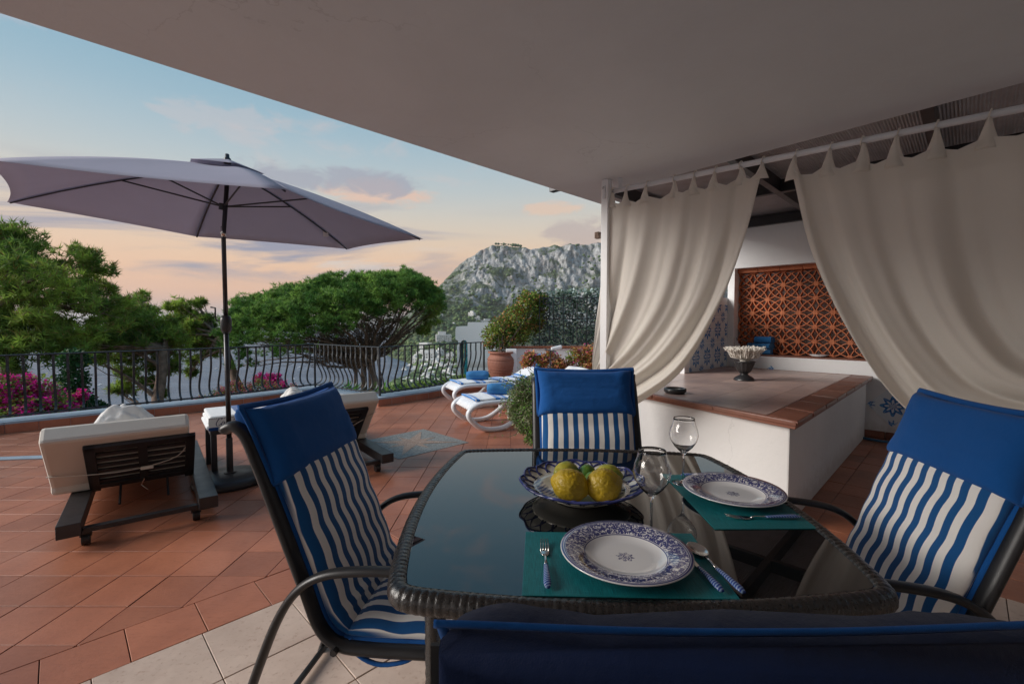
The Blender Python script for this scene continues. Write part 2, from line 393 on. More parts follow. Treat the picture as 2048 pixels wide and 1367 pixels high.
def towel_stripes(name, axis=0, bands=((.0, .06), (.10, .16)), per=.5, blue=(.03, .22, .60)):
    m = NB(name); co = m.coord(); x = m.xyz(co)[axis]; x = m.math('ADD', x, m.math('MULTIPLY', m.noise(co, 8, 2), .012))
    fr = m.math('MODULO', m.math('ADD', x, 10*per), per); f = None
    for a, b in bands:
        g = m.math('MULTIPLY', m.step(fr, a-.003, a+.003), m.math('SUBTRACT', 1., m.step(fr, b-.003, b+.003)))
        f = g if f is None else m.math('MAXIMUM', f, g)
    m.base(m.mix(f, c4(.78, .79, .80), c4(*blue))); m.rough(.95).p('Specular IOR Level', .1).p('Sheen Weight', .3)
    m.bump(m.math('ADD', m.noise(co, 350, 2), m.math('MULTIPLY', m.noise(co, 30, 4), 4.)), .5, .003); return m.mat
M['poolt'] = towel_stripes('striped_pool_towel', 0, ((.0, .07), (.085, .10), (.115, .16)), .36)
m = NB('wine_glass'); m.base(c4(1, 1, 1)).rough(.0).p('Transmission Weight', 1.).p('IOR', 1.45); M['glass'] = m.mat
m = NB('black_glass'); m.base(c4(.006, .007, .008)); co = m.coord(); m.rough(m.math('ADD', m.math('MULTIPLY', m.step(m.noise(co, 6, 6, .7), .55, .8), .05), .012)).p('Specular IOR Level', .7).p('IOR', 1.55).p('Coat Weight', .2).p('Coat Roughness', .01); M['tabletop'] = m.mat
m = NB('rattan'); co = m.coord(); n1 = m.noise(co, 30, 4, .6); m.base(m.mix(n1, c4(.016, .014, .013), c4(.007, .0065, .0065))); m.rough(m.math('ADD', m.math('MULTIPLY', m.noise(co, 140, 3), .3), .15)).p('Specular IOR Level', .8); m.bump(m.noise(m.scale(co, (1, 1, 1)), 160, 3, .6), .6, .002); M['rattan'] = m.mat
m = NB('teal_placemat'); co = m.coord(); x, y, z = m.xyz(co)
a = m.noise(m.vec(m.math('MULTIPLY', x, 700.), m.math('MULTIPLY', y, 30.), 0.), 1., 2, .5); b_ = m.noise(m.vec(m.math('MULTIPLY', x, 25.), m.math('MULTIPLY', y, 600.), 3.), 1., 3, .6)
col = m.mix(m.step(a, .3, .7), c4(.0, .115, .135), c4(.004, .20, .22)); col = m.mix(m.math('MULTIPLY', m.step(b_, .6, .74), .6), col, c4(.05, .34, .34))
m.base(col); m.rough(.55); m.bump(m.math('ADD', a, b_), .6, .001); M['mat'] = m.mat
def dish(name, rim0, rim1, R0, blue=(.012, .02, .16), basket=False):
    m = NB(name); co = m.coord(); x, y, z = m.xyz(co); r = m.math('SQRT', m.math('ADD', m.math('MULTIPLY', x, x), m.math('MULTIPLY', y, y))); th = m.math('ARCTAN2', y, x)
    pv = m.vec(m.math('MULTIPLY', m.math('COSINE', th), m.math('ADD', r, .05)), m.math('MULTIPLY', m.math('SINE', th), m.math('ADD', r, .05)), 0.)
    v1 = m.voro(pv, 62, 'DISTANCE_TO_EDGE'); nn = m.noise(pv, 95, 3, .6, 1.5); nl = m.noise(pv, 180, 2, .5, .8)
    fl = m.math('MAXIMUM', m.step(nn, .445, .49), m.math('MULTIPLY', m.step(v1, .09, .13), m.step(nl, .42, .5)))
    inr = m.math('MULTIPLY', m.step(r, rim0-.001, rim0+.001), m.math('SUBTRACT', 1., m.step(r, rim1-.001, rim1+.001)))
    f = m.math('MULTIPLY', fl, inr)
    for q, w in ((rim0-.002, .0012), (rim1+.002, .0016), (R0-.003, .0028)):
        f = m.math('MAXIMUM', f, m.math('SUBTRACT', 1., m.step(m.math('ABSOLUTE', m.math('SUBTRACT', r, q)), w*.6, w*1.2)))
    pet = m.math('ADD', .018, m.math('MULTIPLY', m.math('SINE', m.math('MULTIPLY', th, 8.)), .003))
    ros = m.math('MULTIPLY', m.math('SUBTRACT', 1., m.step(m.math('SUBTRACT', r, pet), -.001, .001)), m.step(m.noise(co, 260, 2, .6), .44, .52))
    f = m.math('MAXIMUM', f, ros)
    m.base(m.mix(m.math('MULTIPLY', f, .95), c4(.74, .74, .75), c4(*blue))); m.rough(.09).p('Coat Weight', .5).p('Coat Roughness', .04); return m.mat
M['plate'] = dish('blue_floral_china', .094, .136, .146)
m = NB('basket_bowl_glaze'); co = m.coord(); x, y, z = m.xyz(co); r = m.math('SQRT', m.math('ADD', m.math('MULTIPLY', x, x), m.math('MULTIPLY', y, y)))
nn = m.noise(co, 24, 3, .6, 1.2); left = m.math('SUBTRACT', 1., m.step(m.math('ADD', m.math('MULTIPLY', x, .9), m.math('MULTIPLY', y, .5)), -.085, -.07))
nz0 = m.xyz(m.n('ShaderNodeNewGeometry').outputs['Normal'])[2]; left = m.math('MULTIPLY', left, m.step(nz0, .1, .3))
ck = m.math('MULTIPLY', m.math('SINE', m.math('MULTIPLY', m.math('ADD', x, m.math('MULTIPLY', y, .6)), 330.)), m.math('SINE', m.math('MULTIPLY', m.math('SUBTRACT', y, m.math('MULTIPLY', x, .4)), 420.)))
fr = m.math('MULTIPLY', m.step(ck, -.2, .25), left)
right = m.math('SUBTRACT', 1., m.step(m.math('SQRT', m.math('ADD', m.math('POWER', m.math('SUBTRACT', x, .125), 2.), m.math('POWER', m.math('ADD', y, .005), 2.))), .04, .05))
fr = m.math('MAXIMUM', fr, m.math('MULTIPLY', right, m.step(m.noise(co, 70, 2, .5, 1.), .5, .56)))
col = m.mix(fr, c4(.66, .63, .55), c4(.02, .035, .16)); m.base(col).rough(.1).p('Coat Weight', .5); M['bowl'] = m.mat
M['bluelaze'] = simple('blue_glaze', (.035, .045, .17), .15, var=.35, vs=25)
def citrus(name, c1, c2, amt, bsc=60, bd=.006):
    m = NB(name); co = m.coord(); n = m.noise(co, 14, 4, .6)
    m.base(m.mix(m.step(n, .35, .65), c4(*c1), c4(*c2))); m.rough(.42).p('Subsurface Weight', .0)
    m.bump(m.noise(co, bsc, 3, .55), amt, bd); return m.mat
M['lemon'] = citrus('lemon_peel', (.50, .34, .012), (.36, .25, .012), .9)
M['lime'] = citrus('lime_peel', (.06, .17, .02), (.14, .22, .02), .3, 160, .002)
M['lemongreen'] = citrus('ripening_lemon_peel', (.42, .36, .03), (.14, .22, .03), .3, 160, .002)
m = NB('cutlery_handle'); co = m.coord(); x, y, z = m.xyz(co); s_ = m.math('SINE', m.math('MULTIPLY', m.math('ADD', x, m.math('MULTIPLY', y, .5)), 900.))
m.base(m.mix(m.step(s_, -.2, .3), c4(.02, .05, .26), c4(.22, .32, .52))).rough(.2); M['handle'] = m.mat
def azulejo():
    m = NB('azulejo_tile'); co = m.coord(); x, y, z = m.xyz(co); h = .083
    px_ = m.math('ADD', x, h); py_ = m.math('ADD', z, h)
    r = m.math('SQRT', m.math('ADD', m.math('MULTIPLY', px_, px_), m.math('MULTIPLY', py_, py_))); th = m.math('ARCTAN2', py_, px_)
    q = m.math('ADD', .075, m.math('MULTIPLY', m.math('COSINE', m.math('MULTIPLY', th, 8.)), .022)); d = m.math('SUBTRACT', r, q)
    pet = m.math('SUBTRACT', 1., m.step(m.math('ABSOLUTE', d), .019, .023))
    core = m.math('MULTIPLY', m.math('SUBTRACT', 1., m.step(r, .034, .038)), m.step(m.math('SINE', m.math('MULTIPLY', th, 12.)), -.3, .1))
    qx = m.math('SUBTRACT', x, h); qy = m.math('SUBTRACT', z, h); r2 = m.math('SQRT', m.math('ADD', m.math('MULTIPLY', qx, qx), m.math('MULTIPLY', qy, qy))); th2 = m.math('ARCTAN2', qy, qx)
    d2 = m.math('SUBTRACT', r2, m.math('ADD', .066, m.math('MULTIPLY', m.math('SINE', m.math('MULTIPLY', th2, 12.)), .016)))
    leaf = m.math('MULTIPLY', m.math('SUBTRACT', 1., m.step(d2, -.002, .002)), m.step(m.noise(co, 60, 3, .6, 1.), .42, .5))
    f = m.math('MAXIMUM', m.math('MAXIMUM', pet, core), leaf)
    nz = m.noise(co, 40, 3); blue = m.mix(m.step(nz, .35, .6), c4(.015, .11, .42), c4(.08, .30, .62))
    m.base(m.mix(f, c4(.74, .81, .86), blue)).rough(.15).p('Coat Weight', .4); return m.mat
M['azulejo'] = azulejo()
M['bark'] = simple('pine_bark', (.20, .135, .105), .9, var=.35, vs=9, bump=.9, bs=26, bd=.03)
M['twig'] = simple('pine_twig', (.15, .11, .09), .9, var=.3, vs=5)
def foliage(name, c1, c2, c3=None, cs=.9, tr=.25, rough=.6, f3=.0):
    m = NB(name); g = m.pos(); isl = m.island(); n = m.noise(g, cs, 4, .6)
    col = m.mix(m.step(n, .38, .64), c4(*c1), c4(*c2)); col = m.mix(m.math('MULTIPLY', isl, .45), col, c4(*(x*.45 for x in c1))); tn = m.math('ADD', m.math('MULTIPLY', m.step(m.noise(g, cs*6, 2, .5), .3, .7), .9), .5); col = m.mix(1., col, m.vec(tn, tn, tn), 'MULTIPLY')
    if c3: col = m.mix(m.step(isl, 1-f3-.01, 1-f3), col, c4(*c3))
    m.base(col).rough(rough).p('Specular IOR Level', .3)
    t = m.n('ShaderNodeBsdfTranslucent'); m.set(t.inputs[0], col); mx = m.n('ShaderNodeMixShader'); mx.inputs[0].default_value = tr
    m.nt.links.new(m.b.outputs[0], mx.inputs[1]); m.nt.links.new(t.outputs[0], mx.inputs[2]); m.nt.links.new(mx.outputs[0], m.out.inputs[0])
    return m.mat
M['needle'] = foliage('stone_pine_needles', (.10, .24, .05), (.30, .49, .10), cs=1.6, tr=.4)
M['needle2'] = foliage('aleppo_pine_needles', (.13, .24, .042), (.38, .52, .085), (.28, .20, .07), cs=.8, f3=.08, tr=.4)
M['leaf'] = foliage('shrub_leaves', (.13, .23, .04), (.36, .44, .08), (.46, .22, .08), cs=4., f3=.16)
M['leafg'] = foliage('silvery_leaves', (.28, .35, .16), (.58, .60, .38), (.20, .48, .06), cs=6., f3=.2)
M['leafi'] = foliage('ivy_leaves', (.10, .17, .11), (.32, .44, .36), (.60, .70, .66), cs=5., f3=.25)
M['leafd'] = foliage('dark_ivy', (.02, .085, .025), (.045, .14, .04), cs=4.)
M['agave'] = foliage('bright_green_blades', (.14, .38, .05), (.24, .50, .08), cs=4.)
M['flow'] = foliage('magenta_bracts', (.80, .02, .30), (.92, .05, .44), cs=7., tr=.35)
M['flowp'] = foliage('pink_bracts', (.55, .10, .16), (.65, .20, .26), (.6, .35, .12), cs=7., tr=.3, f3=.2)
M['flowo'] = foliage('dry_orange_bracts', (.60, .26, .09), (.70, .38, .20), (.62, .10, .30), cs=9., tr=.3, f3=.1)
M['leafh'] = foliage('hedge_leaves', (.09, .20, .035), (.30, .40, .07), cs=3.)
# ================================================================ numpy noise
def _h(ix, iy, iz):
    n = (ix*374761393 + iy*668265263 + iz*2147483647 + 1013) & 0xffffffff
    n = ((n ^ (n >> 13))*1274126177) & 0xffffffff
    return ((n ^ (n >> 16)) & 0xffffff)/float(0xffffff)
def vnoise(x, y, z=0.):
    x = np.asarray(x, float); y = np.asarray(y, float); z = np.zeros_like(x) + z
    ix, iy, iz = [np.floor(q).astype(np.int64) for q in (x, y, z)]; fx, fy, fz = x-ix, y-iy, z-iz
    sx, sy, sz = [q*q*(3-2*q) for q in (fx, fy, fz)]; r = 0
    for a in (0, 1):
        for b in (0, 1):
            for c in (0, 1):
                r = r + _h(ix+a, iy+b, iz+c)*(sx if a else 1-sx)*(sy if b else 1-sy)*(sz if c else 1-sz)
    return r
def fbm(x, y, z=0., o=5, g=.5):
    r = 0; a = 1; t = 0
    for i in range(o):
        r = r + a*vnoise(x*2**i, y*2**i, z*2**i + i*7.3); t += a; a *= g
    return r/t

# ================================================================ the setting: terrace floor
Z0 = -.012
terrace = MB(); PT = [(-8.6, 1.6), (-8.6, 3.0), (-6.46, 5.74), (-4.93, 7.19), (-3.81, 8.63), (-2.8, 7.9), (-2.24, 7.58), (-1.55, 8.35), (-1.05, 9.05), (-.5, 9.6)]
def offs(path, d):
    out = []
    for i, p in enumerate(path):
        a = path[max(i-1, 0)]; b = path[min(i+1, len(path)-1)]; ns = []
        for q, r in ((a, p), (p, b)):
            if q != r:
                v = Vector((r[0]-q[0], r[1]-q[1])).normalized(); ns.append(Vector((-v.y, v.x)))
        n = sum(ns, Vector((0, 0))); n.normalize(); k = 1/max(.5, n.dot(ns[0])); out.append((p[0] + n.x*d*k, p[1] + n.y*d*k))
    return out
FACE = [(x*S, y*S) for x, y in PT]
RAILP = offs(FACE, .13); KOUT = offs(FACE, .27)
floor_poly = FACE + [(6.5, 9.3), (7.5, 4), (7.5, -3.5), (-9, -3.5), (-9, 1.5)]
fo = [(x, y) for x, y in KOUT] + floor_poly[len(FACE):]
MBf = MB(); MBf.prism(fo, -.30, Z0)
floor = MBf.build('terrace_floor', M['grout'], kind='structure')
T_ = .272*S; TB = .373*S; q2 = math.sqrt(2)
b_edge1, b_edge2 = -3.845*S/q2, -3.43*S/q2      # border row, in V coordinate
def inside(p, poly):
    c = False; j = len(poly)-1
    for i in range(len(poly)):
        if (poly[i][1] > p[1]) != (poly[j][1] > p[1]) and p[0] < (poly[j][0]-poly[i][0])*(p[1]-poly[i][1])/(poly[j][1]-poly[i][1]) + poly[i][0]: c = not c
        j = i
    return c
def seen(x, y, m=90):
    if y < .15: return False
    d = y*CP + H*SP; px = 1024 + x/d*FPX; py = 683.5 + (H*CP - y*SP)/d*FPX
    return -m < px < 2048+m and py < 1367+m*2
def near_view(x, y): return y > -1.6 and abs(x) < 1.9*max(y, 0) + 3.6
uvx = lambda a, b: ((a+b)/q2, (a-b)/q2)
tiles = []                                       # (polygon, name, material)
g = .0019
exp_face = [(x, y) for x, y in offs(FACE, .10)] + floor_poly[len(FACE):]
MC = Vector((-1.17*S, 5.30*S)); MR = .66*S
for i in range(-36, 26):
    for j in range(3, 42):
        x0 = -1.647*S + i*T_; y0 = 2.213*S + (j-8)*T_; c = (x0+T_/2, y0+T_/2)
        if not (near_view(*c) and inside(c, exp_face)): continue
        p = [(x0+g, y0+g), (x0+T_-g, y0+g), (x0+T_-g, y0+T_-g), (x0+g, y0+T_-g)]
        p = clip_poly(p, [(1, -1, b_edge1*q2 - g*2)])
        if len(p) < 3 or area(p) < 2e-4: continue
        if all(abs(q[0]-MC.x) + abs(q[1]-MC.y) < MR*1.01 for q in p): continue
        tiles.append((p, 'floor_tile', 'terra'))
wb = b_edge2 - b_edge1
for i in range(-14, 40):
    a0 = -1.79*S/q2 + 2.04*S/q2 + i*.272*S
    p = [uvx(a0+g, b_edge1+g), uvx(a0+.272*S-g, b_edge1+g), uvx(a0+.272*S-g, b_edge2-g), uvx(a0+g, b_edge2-g)]
    if near_view(*uvx(a0+.12, (b_edge1+b_edge2)/2)) and 2 < 9e9 and sum(uvx(a0, b_edge2)) < 4.6: tiles.append((p, 'border_tile', 'terra'))
alim = 4.75*S/q2
for i in range(-10, 20):
    for j in range(0, 16):
        a0 = .602*S/q2 + i*TB; b0 = b_edge2 + j*TB
        p = [uvx(a0+g, b0+g), uvx(a0+TB-g, b0+g), uvx(a0+TB-g, b0+TB-g), uvx(a0+g, b0+TB-g)]
        c = uvx(a0+TB/2, b0+TB/2)
        if a0+TB/2 > alim or not near_view(*c): continue
        tiles.append((p, 'beige_tile', 'beige'))
amax0 = max((.602*S/q2 + i*TB + TB) for i in range(-10, 20) if .602*S/q2 + i*TB + TB/2 <= alim)
for i in range(0, 16):
    for j in range(4, 22):
        a0 = amax0 + i*T_*1.05; b0 = b_edge2 + j*T_*1.05; c = uvx(a0+.12, b0+.12); t_ = T_*1.05
        if not near_view(*c) or c[0]+c[1] > 9.95*S or b0 < -1.5*S/q2: continue
        tiles.append(([uvx(a0+g, b0+g), uvx(a0+t_-g, b0+g), uvx(a0+t_-g, b0+t_-g), uvx(a0+g, b0+t_-g)], 'shade_tile', 'terra'))
def cen(p): return (sum(q[0] for q in p)/len(p), sum(q[1] for q in p)/len(p))
tiles.sort(key=lambda t: (not seen(*cen(t[0])), Vector(cen(t[0])).length))
def tile_geo(mb, p, dz=0., ctr=(0, 0)):
    if area(p) < 0: p = p[::-1]
    c = cen(p); n = len(p); ch = .0012
    def ins(q):
        v = Vector((c[0]-q[0], c[1]-q[1])); v = v.normalized()*ch*1.4; return (q[0]+v.x-ctr[0], q[1]+v.y-ctr[1])
    bot = [(q[0]-ctr[0], q[1]-ctr[1], Z0+.001) for q in p]; mid = [(q[0]-ctr[0], q[1]-ctr[1], dz-ch) for q in p]; top = [ins(q) + (dz,) for q in p]
    fs = [tuple(range(2*n, 3*n))] + [(i, (i+1) % n, n+(i+1) % n, n+i) for i in range(n)] + [(n+i, n+(i+1) % n, 2*n+(i+1) % n, 2*n+i) for i in range(n)]
    mb.add(bot + mid + top, fs)
cnt = {}; rest = {}; shared = {}
for p, nm, mt in tiles:
    cnt[nm] = cnt.get(nm, 0) + 1; dz = random.uniform(-.0012, .0012)
    if cnt[nm] <= 295:
        c = cen(p); rel = [(q[0]-c[0], q[1]-c[1]) for q in p]
        key = (nm, tuple(round(q, 4) for r in rel for q in r))
        if key not in shared:
            mb = MB(); tile_geo(mb, rel); shared[key] = new_mesh(nm, mb.v, mb.f, M[mt])
        o = link(nm, shared[key], floor); o.location = (c[0], c[1], dz)
        o.rotation_euler = (random.gauss(0, .0016), random.gauss(0, .0016), 0)
    else:
        mb = rest.setdefault((nm, mt), MB()); tile_geo(mb, p, dz)
for (nm, mt), mb in rest.items(): mb.build('distant_' + nm + 's', M[mt], floor, kind='stuff')
# mosaic panel with its star, laid in the terracotta
m = NB('pebble_mosaic'); co = m.pos(); v = m.voro(co, 62, out='Color'); d = m.voro(co, 62, 'DISTANCE_TO_EDGE'); k = m.xyz(v)[0]
m.base(m.mix(m.step(d, .02, .08), c4(.16, .15, .14), m.mix(k, c4(.17, .17, .155), c4(.36, .35, .32)))).rough(.5); m.bump(m.step(d, 0, .2), .5, .003); M['mosaic'] = m.mat
m = NB('star_mosaic'); co = m.pos(); v = m.voro(co, 70, out='Color'); d = m.voro(co, 70, 'DISTANCE_TO_EDGE'); k = m.xyz(v)[0]
m.base(m.mix(m.step(d, .02, .08), c4(.16, .13, .11), m.mix(k, c4(.36, .22, .15), c4(.52, .36, .27)))).rough(.5); m.bump(m.step(d, 0, .2), .5, .003); M['mosaic2'] = m.mat
mb = MB(); mb.prism([(MC.x+MR, MC.y), (MC.x, MC.y+MR), (MC.x-MR, MC.y), (MC.x, MC.y-MR)], -.008, .0035); mos = mb.build('mosaic_panel', M['mosaic'], floor)
mb = MB()
for rr, a_off, hw in ((MR*.80, 0, .075), (MR*.50, math.pi/4, .06)):
    for k in range(4):
        a = a_off + k*math.pi/2; t = (MC.x+rr*math.cos(a), MC.y+rr*math.sin(a)); s1 = (MC.x+hw*1.5*math.cos(a-.6), MC.y+hw*1.5*math.sin(a-.6)); s2 = (MC.x+hw*1.5*math.cos(a+.6), MC.y+hw*1.5*math.sin(a+.6))
        z_ = .0065 if a_off == 0 else .0055; mb.prism([(MC.x, MC.y), s1, t, s2], .003, z_ - k*.0004)
mb.build('mosaic_star', M['mosaic2'], floor)

# ================================================================ kerb
mb = MB(); kt = .13
n = len(FACE)
for i in range(n-1):
    a, b, c, d = FACE[i], FACE[i+1], KOUT[i+1], KOUT[i]
    mb.add([(a[0], a[1], -.01), (b[0], b[1], -.01), (b[0], b[1], kt), (a[0], a[1], kt), (d[0], d[1], kt+.012), (c[0], c[1], kt+.012), (d[0], d[1], -.6), (c[0], c[1], -.6)],
           [(0, 1, 2, 3), (3, 2, 5, 4), (4, 5, 7, 6)])
kerb = mb.build('kerb', M['kerbtop'], kind='structure')
fin = offs(FACE, -.012)
for i in range(1, n-1):                         # terracotta skirting tiles on the kerb's inner face
    a, b = Vector(fin[i]), Vector(fin[i+1]); Ld = (b-a).length; k = max(1, round(Ld/.26)); dd = (b-a)/k
    nrm = Vector((-dd.y, dd.x)).normalized()*.011
    for j in range(k):
        p = a + dd*j + dd.normalized()*.002; q = a + dd*(j+1) - dd.normalized()*.002
        MB().add([(p.x, p.y, .0), (q.x, q.y, .0), (q.x, q.y, .10), (p.x, p.y, .10), (p.x+nrm.x, p.y+nrm.y, .104), (q.x+nrm.x, q.y+nrm.y, .104)], [(0, 1, 2, 3), (3, 2, 5, 4)]).build('skirting_tile', M['kerbface'], kerb)
# drain strip across the tiles
a, b = o3(-7.2, 4.38), o3(-4.45, 4.76)
tag(MB().beam(a + Vector((0, 0, .007)), b + Vector((0, 0, .007)), .10, .012).build('drain_cover', M['kerbtop'], bevel=.002), 'flat grey blue strip lying across the terracotta tiles at the left edge', 'drain cover')

# ================================================================ iron railing
ZT, ZB = .985*S, .20*S
rl = thing('iron_railing', 'black wrought iron railing with bellied balusters along the terrace edge', 'railing', (RAILP[3][0], RAILP[3][1], 0))
mb = MB(); mb.tube([(x, y, ZT) for x, y in RAILP], .021, 8, flat=(1, .5)); mb.build('top_rail', M['iron'], rl, world=True, smooth=False)
MB().tube([(x, y, ZB) for x, y in RAILP], .012, 6).build('bottom_rail', M['iron'], rl, world=True)
prof = [(0, ZT), (0, .86), (.004, .78), (-.004, .70), (.012, .60), (.05, .50), (.092, .41), (.112, .335), (.104, .27), (.070, .225), (.025, .205), (0.0, .20), (0, .165)]
pr = catmull([Vector((o_, 0, z_)) for o_, z_ in prof], 26)
mb = MB(); w2, th = .013, .0055
vs = []
for i, p in enumerate(pr):
    t = (pr[min(i+1, len(pr)-1)] - pr[max(i-1, 0)]).normalized(); nn = Vector((-t.z, 0, t.x))
    for sy, sn in ((-1, -1), (1, -1), (1, 1), (-1, 1)): vs.append((p.x + nn.x*th*sn, sy*w2, p.z + nn.z*th*sn))
fs = [(i*4+j, i*4+(j+1) % 4, (i+1)*4+(j+1) % 4, (i+1)*4+j) for i in range(len(pr)-1) for j in range(4)]
bal_me = new_mesh('baluster', vs, fs + [(0, 3, 2, 1)], M['iron'])
carry = 0.
for i in range(len(RAILP)-1):
    a, b = Vector(RAILP[i]), Vector(RAILP[i+1]); Ld = (b-a).length; d = (b-a)/Ld; s_ = .128 - carry; ang = math.atan2(d.x, -d.y)   # local +x points outward
    while s_ < Ld - .03:
        p = a + d*s_
        o = link('baluster', bal_me, rl); o.location = (p.x - rl.location.x, p.y - rl.location.y, random.uniform(-.001, .001)); o.rotation_euler = (0, 0, math.atan2(d.x, -d.y) + random.gauss(0, .02)); s_ += .128
    carry = (Ld - (s_ - .128)) % .128
for i in (1, 4, 6, 9):
    x, y = RAILP[min(i, len(RAILP)-1)]; MB().box((x, y, (ZT+.13)/2), (.03, .03, ZT-.13), .7).build('post', M['iron'], rl, world=True, bevel=.003)
x, y = (Vector(RAILP[2])*.35 + Vector(RAILP[1])*.65); MB().box((x, y, .56), (.03, .03, .84), .7).build('post', M['iron'], rl, world=True, bevel=.003)
for zz in (.78, .83, .60, .70):
    pass
for zz in (.60, .72, .835):                     # thin wires strung along the left part
    MB().tube([(RAILP[1][0]-.6, RAILP[1][1]-.75, zz), (RAILP[1][0], RAILP[1][1]+.02, zz), (RAILP[2][0], RAILP[2][1]+.03, zz-.004), (RAILP[3][0], RAILP[3][1], zz)], .0016, 4).build('wire', M['iron'], rl, world=True)

# ================================================================ house: slab, added shade wall, back wall, pergola
zc = 2.6*S
sA = sum(PZ(2048, 165, zc).xy)/q2; cB = (PZ(0, 28, zc).x - PZ(0, 28, zc).y)/q2
cB2 = (PZ(1175, 405, zc).x - PZ(1175, 405, zc).y)/q2
cor = PZ(1203, 409, zc); bL = (cor.x-cor.y)/q2; aR = (cor.x+cor.y)/q2
aR2 = (PZ(1300, 352, zc).x + PZ(1300, 352, zc).y)/q2
P0 = PZ(0, 28, zc)
pl = [(cor.x, cor.y), tuple(PZ(1240, 381, zc).xy), tuple(PZ(2048, 166, zc).xy)]
e = (Vector(pl[2])-Vector(pl[1])).normalized(); pl.append(tuple(Vector(pl[2]) + e*1.6)); pl += [(4.6, -4.0), (-5.6, -4.0)]
l0 = Vector((P0.x, P0.y)); e = (l0 - Vector(pl[0])).normalized(); pl.append(tuple(l0 + e*3.2))
slab = MB(); slab.prism(pl[::-1], zc, zc+.26)
tag(slab.build('roof_slab', M['ceil'], bevel=.006), 'white plastered concrete roof slab over the dining table', 'roof')
hw = thing('added_shade_wall', 'added unseen plastered wall that shades the right side of the terrace', 'wall', (0, -3.2, 0))  # out of view, added to darken the right side
pb = uv(0, 0)
MB().beam(uv(-3.1, 2.45, 1.185), uv(8.2*S, 2.45, 1.185), .2, 2.38).build('wall_panel', M['plaster'], hw, world=True)
# back wall with the niche; wall plane at X+Y = 9.95
aW = 9.95*S/q2
def wp(px, py): return PS(px, py, 9.95*S)
nl = wp(1466, 707); nbz = .955*S; ntz = 2.13*S
bn0 = (nl.x-nl.y)/q2; bn1 = bn0 + 2.55
bLw = bn0 - .085
bw = thing('back_wall', 'white back wall under the pergola with a niche and a tile diamond', 'wall', uv(aW, bn0))
def wallbox(b0, b1, z0, z1, a0=0., a1=.30, name='wall_panel', mat='wallout', parent=None, bevel=0.):
    c = uv(aW + (a0+a1)/2, (b0+b1)/2, (z0+z1)/2); mb = MB(); mb.box(c, (b1-b0, a1-a0, z1-z0), -math.pi/4); return mb.build(name, M[mat], parent or bw, world=True, bevel=bevel)
zw = 2.80*S + .07
wallbox(bLw-.0, bn0, 0, zw, 0, .30); wallbox(bn0, bn1, 0, nbz-.02, 0, .30); wallbox(bn0, bn1, ntz+.06, zw, 0, .30); wallbox(bn1, 2.4, 0, zw, 0, .30)
wallbox(bLw, 2.4, 0, zw, .50, .60, 'niche_back', 'plaster'); wallbox(bn0, bn1, nbz-.022, nbz, .0, .5, 'niche_sill', 'terra_dk', bevel=.004)
for k in range(10):
    b0 = bn0 + k*.255; wallbox(b0+.002, min(b0+.253, bn1), ntz, ntz+.058, .10, .28, 'lintel_brick', 'terra_clay', bevel=.004)
wallbox(bn0, bn0+.012, nbz, ntz+.06, .28, .5); 
# pierced clay blocks
cell = (ntz-nbz)/6; rr = cell/math.sqrt(2)
mb = MB()
hc = cell/2
for dgx in (1, -1):                              # four bowed struts joining opposite corners
    for bow in (1, -1):
        pts = []
        for i in range(9):
            t = i/8*2-1; o_ = bow*.205*cell*(1-t*t); pts.append((dgx*hc*t + o_*.7071*dgx, hc*t - o_*.7071))
        for i in range(8): mb.beam((pts[i][0], .0006*bow*dgx, pts[i][1]), (pts[i+1][0], .0006*bow*dgx, pts[i+1][1]), .0105, .075, up=(0, 1, 0))
for sx in (-1, 1):
    for sz in (-1, 1): mb.box((sx*(cell/2-.012), 0, sz*(cell/2-.012)), (.024, .079, .024))
blk = new_mesh('clay_block', mb.v, mb.f, M['terra_clay'])
lat = thing('clay_lattice', 'pierced terracotta block screen filling the wall niche', 'lattice', uv(aW+.2, bn0, nbz), -math.pi/4)
for r_ in range(6):
    for k in range(13):
        if cell*(k+1) > bn1-bn0: continue
        o = link('clay_block', blk, lat); o.location = (cell*(k+.5), 0, cell*(r_+.5)); o.rotation_euler = (random.gauss(0, .006), random.gauss(0, .005), random.gauss(0, .01))
# skirting along the right part of the wall
for k in range(9):
    b0 = (4.30-5.65)*S/q2 + k*.27; wallbox(b0+.002, b0+.266, .0, .085, -.012, .0, 'skirting_tile', 'terra_dk', bevel=.002)
# diamond of four painted tiles, and a second whose tip shows above the counter
az_me = MB().box((0, 0, 0), (.160, .008, .160)); az = new_mesh('azulejo_tile', az_me.v, az_me.f, M['azulejo'])
def diamond(px, py, name_label):
    c = wp(px, py); t = thing('tile_diamond', name_label, 'tile panel', (c.x - .7071*.004, c.y-.7071*.004, c.z), -math.pi/4)
    for ix in (0, 1):
        for iz in (0, 1):
            o = link('azulejo_tile', az, t); x, z = (ix-.5)*.162, (iz-.5)*.162
            o.location = ((x - z)*.7071, 0, (x + z)*.7071)
            o.rotation_euler = (0, -R(45) + R({(0, 0): 180, (1, 0): 90, (1, 1): 0, (0, 1): 270}[(ix, iz)]), 0)
diamond(1786, 812, 'diamond of four blue and white painted tiles low on the wall right of the counter')
diamond(1541, 766, 'blue painted tile diamond with only its tip showing above the counter')
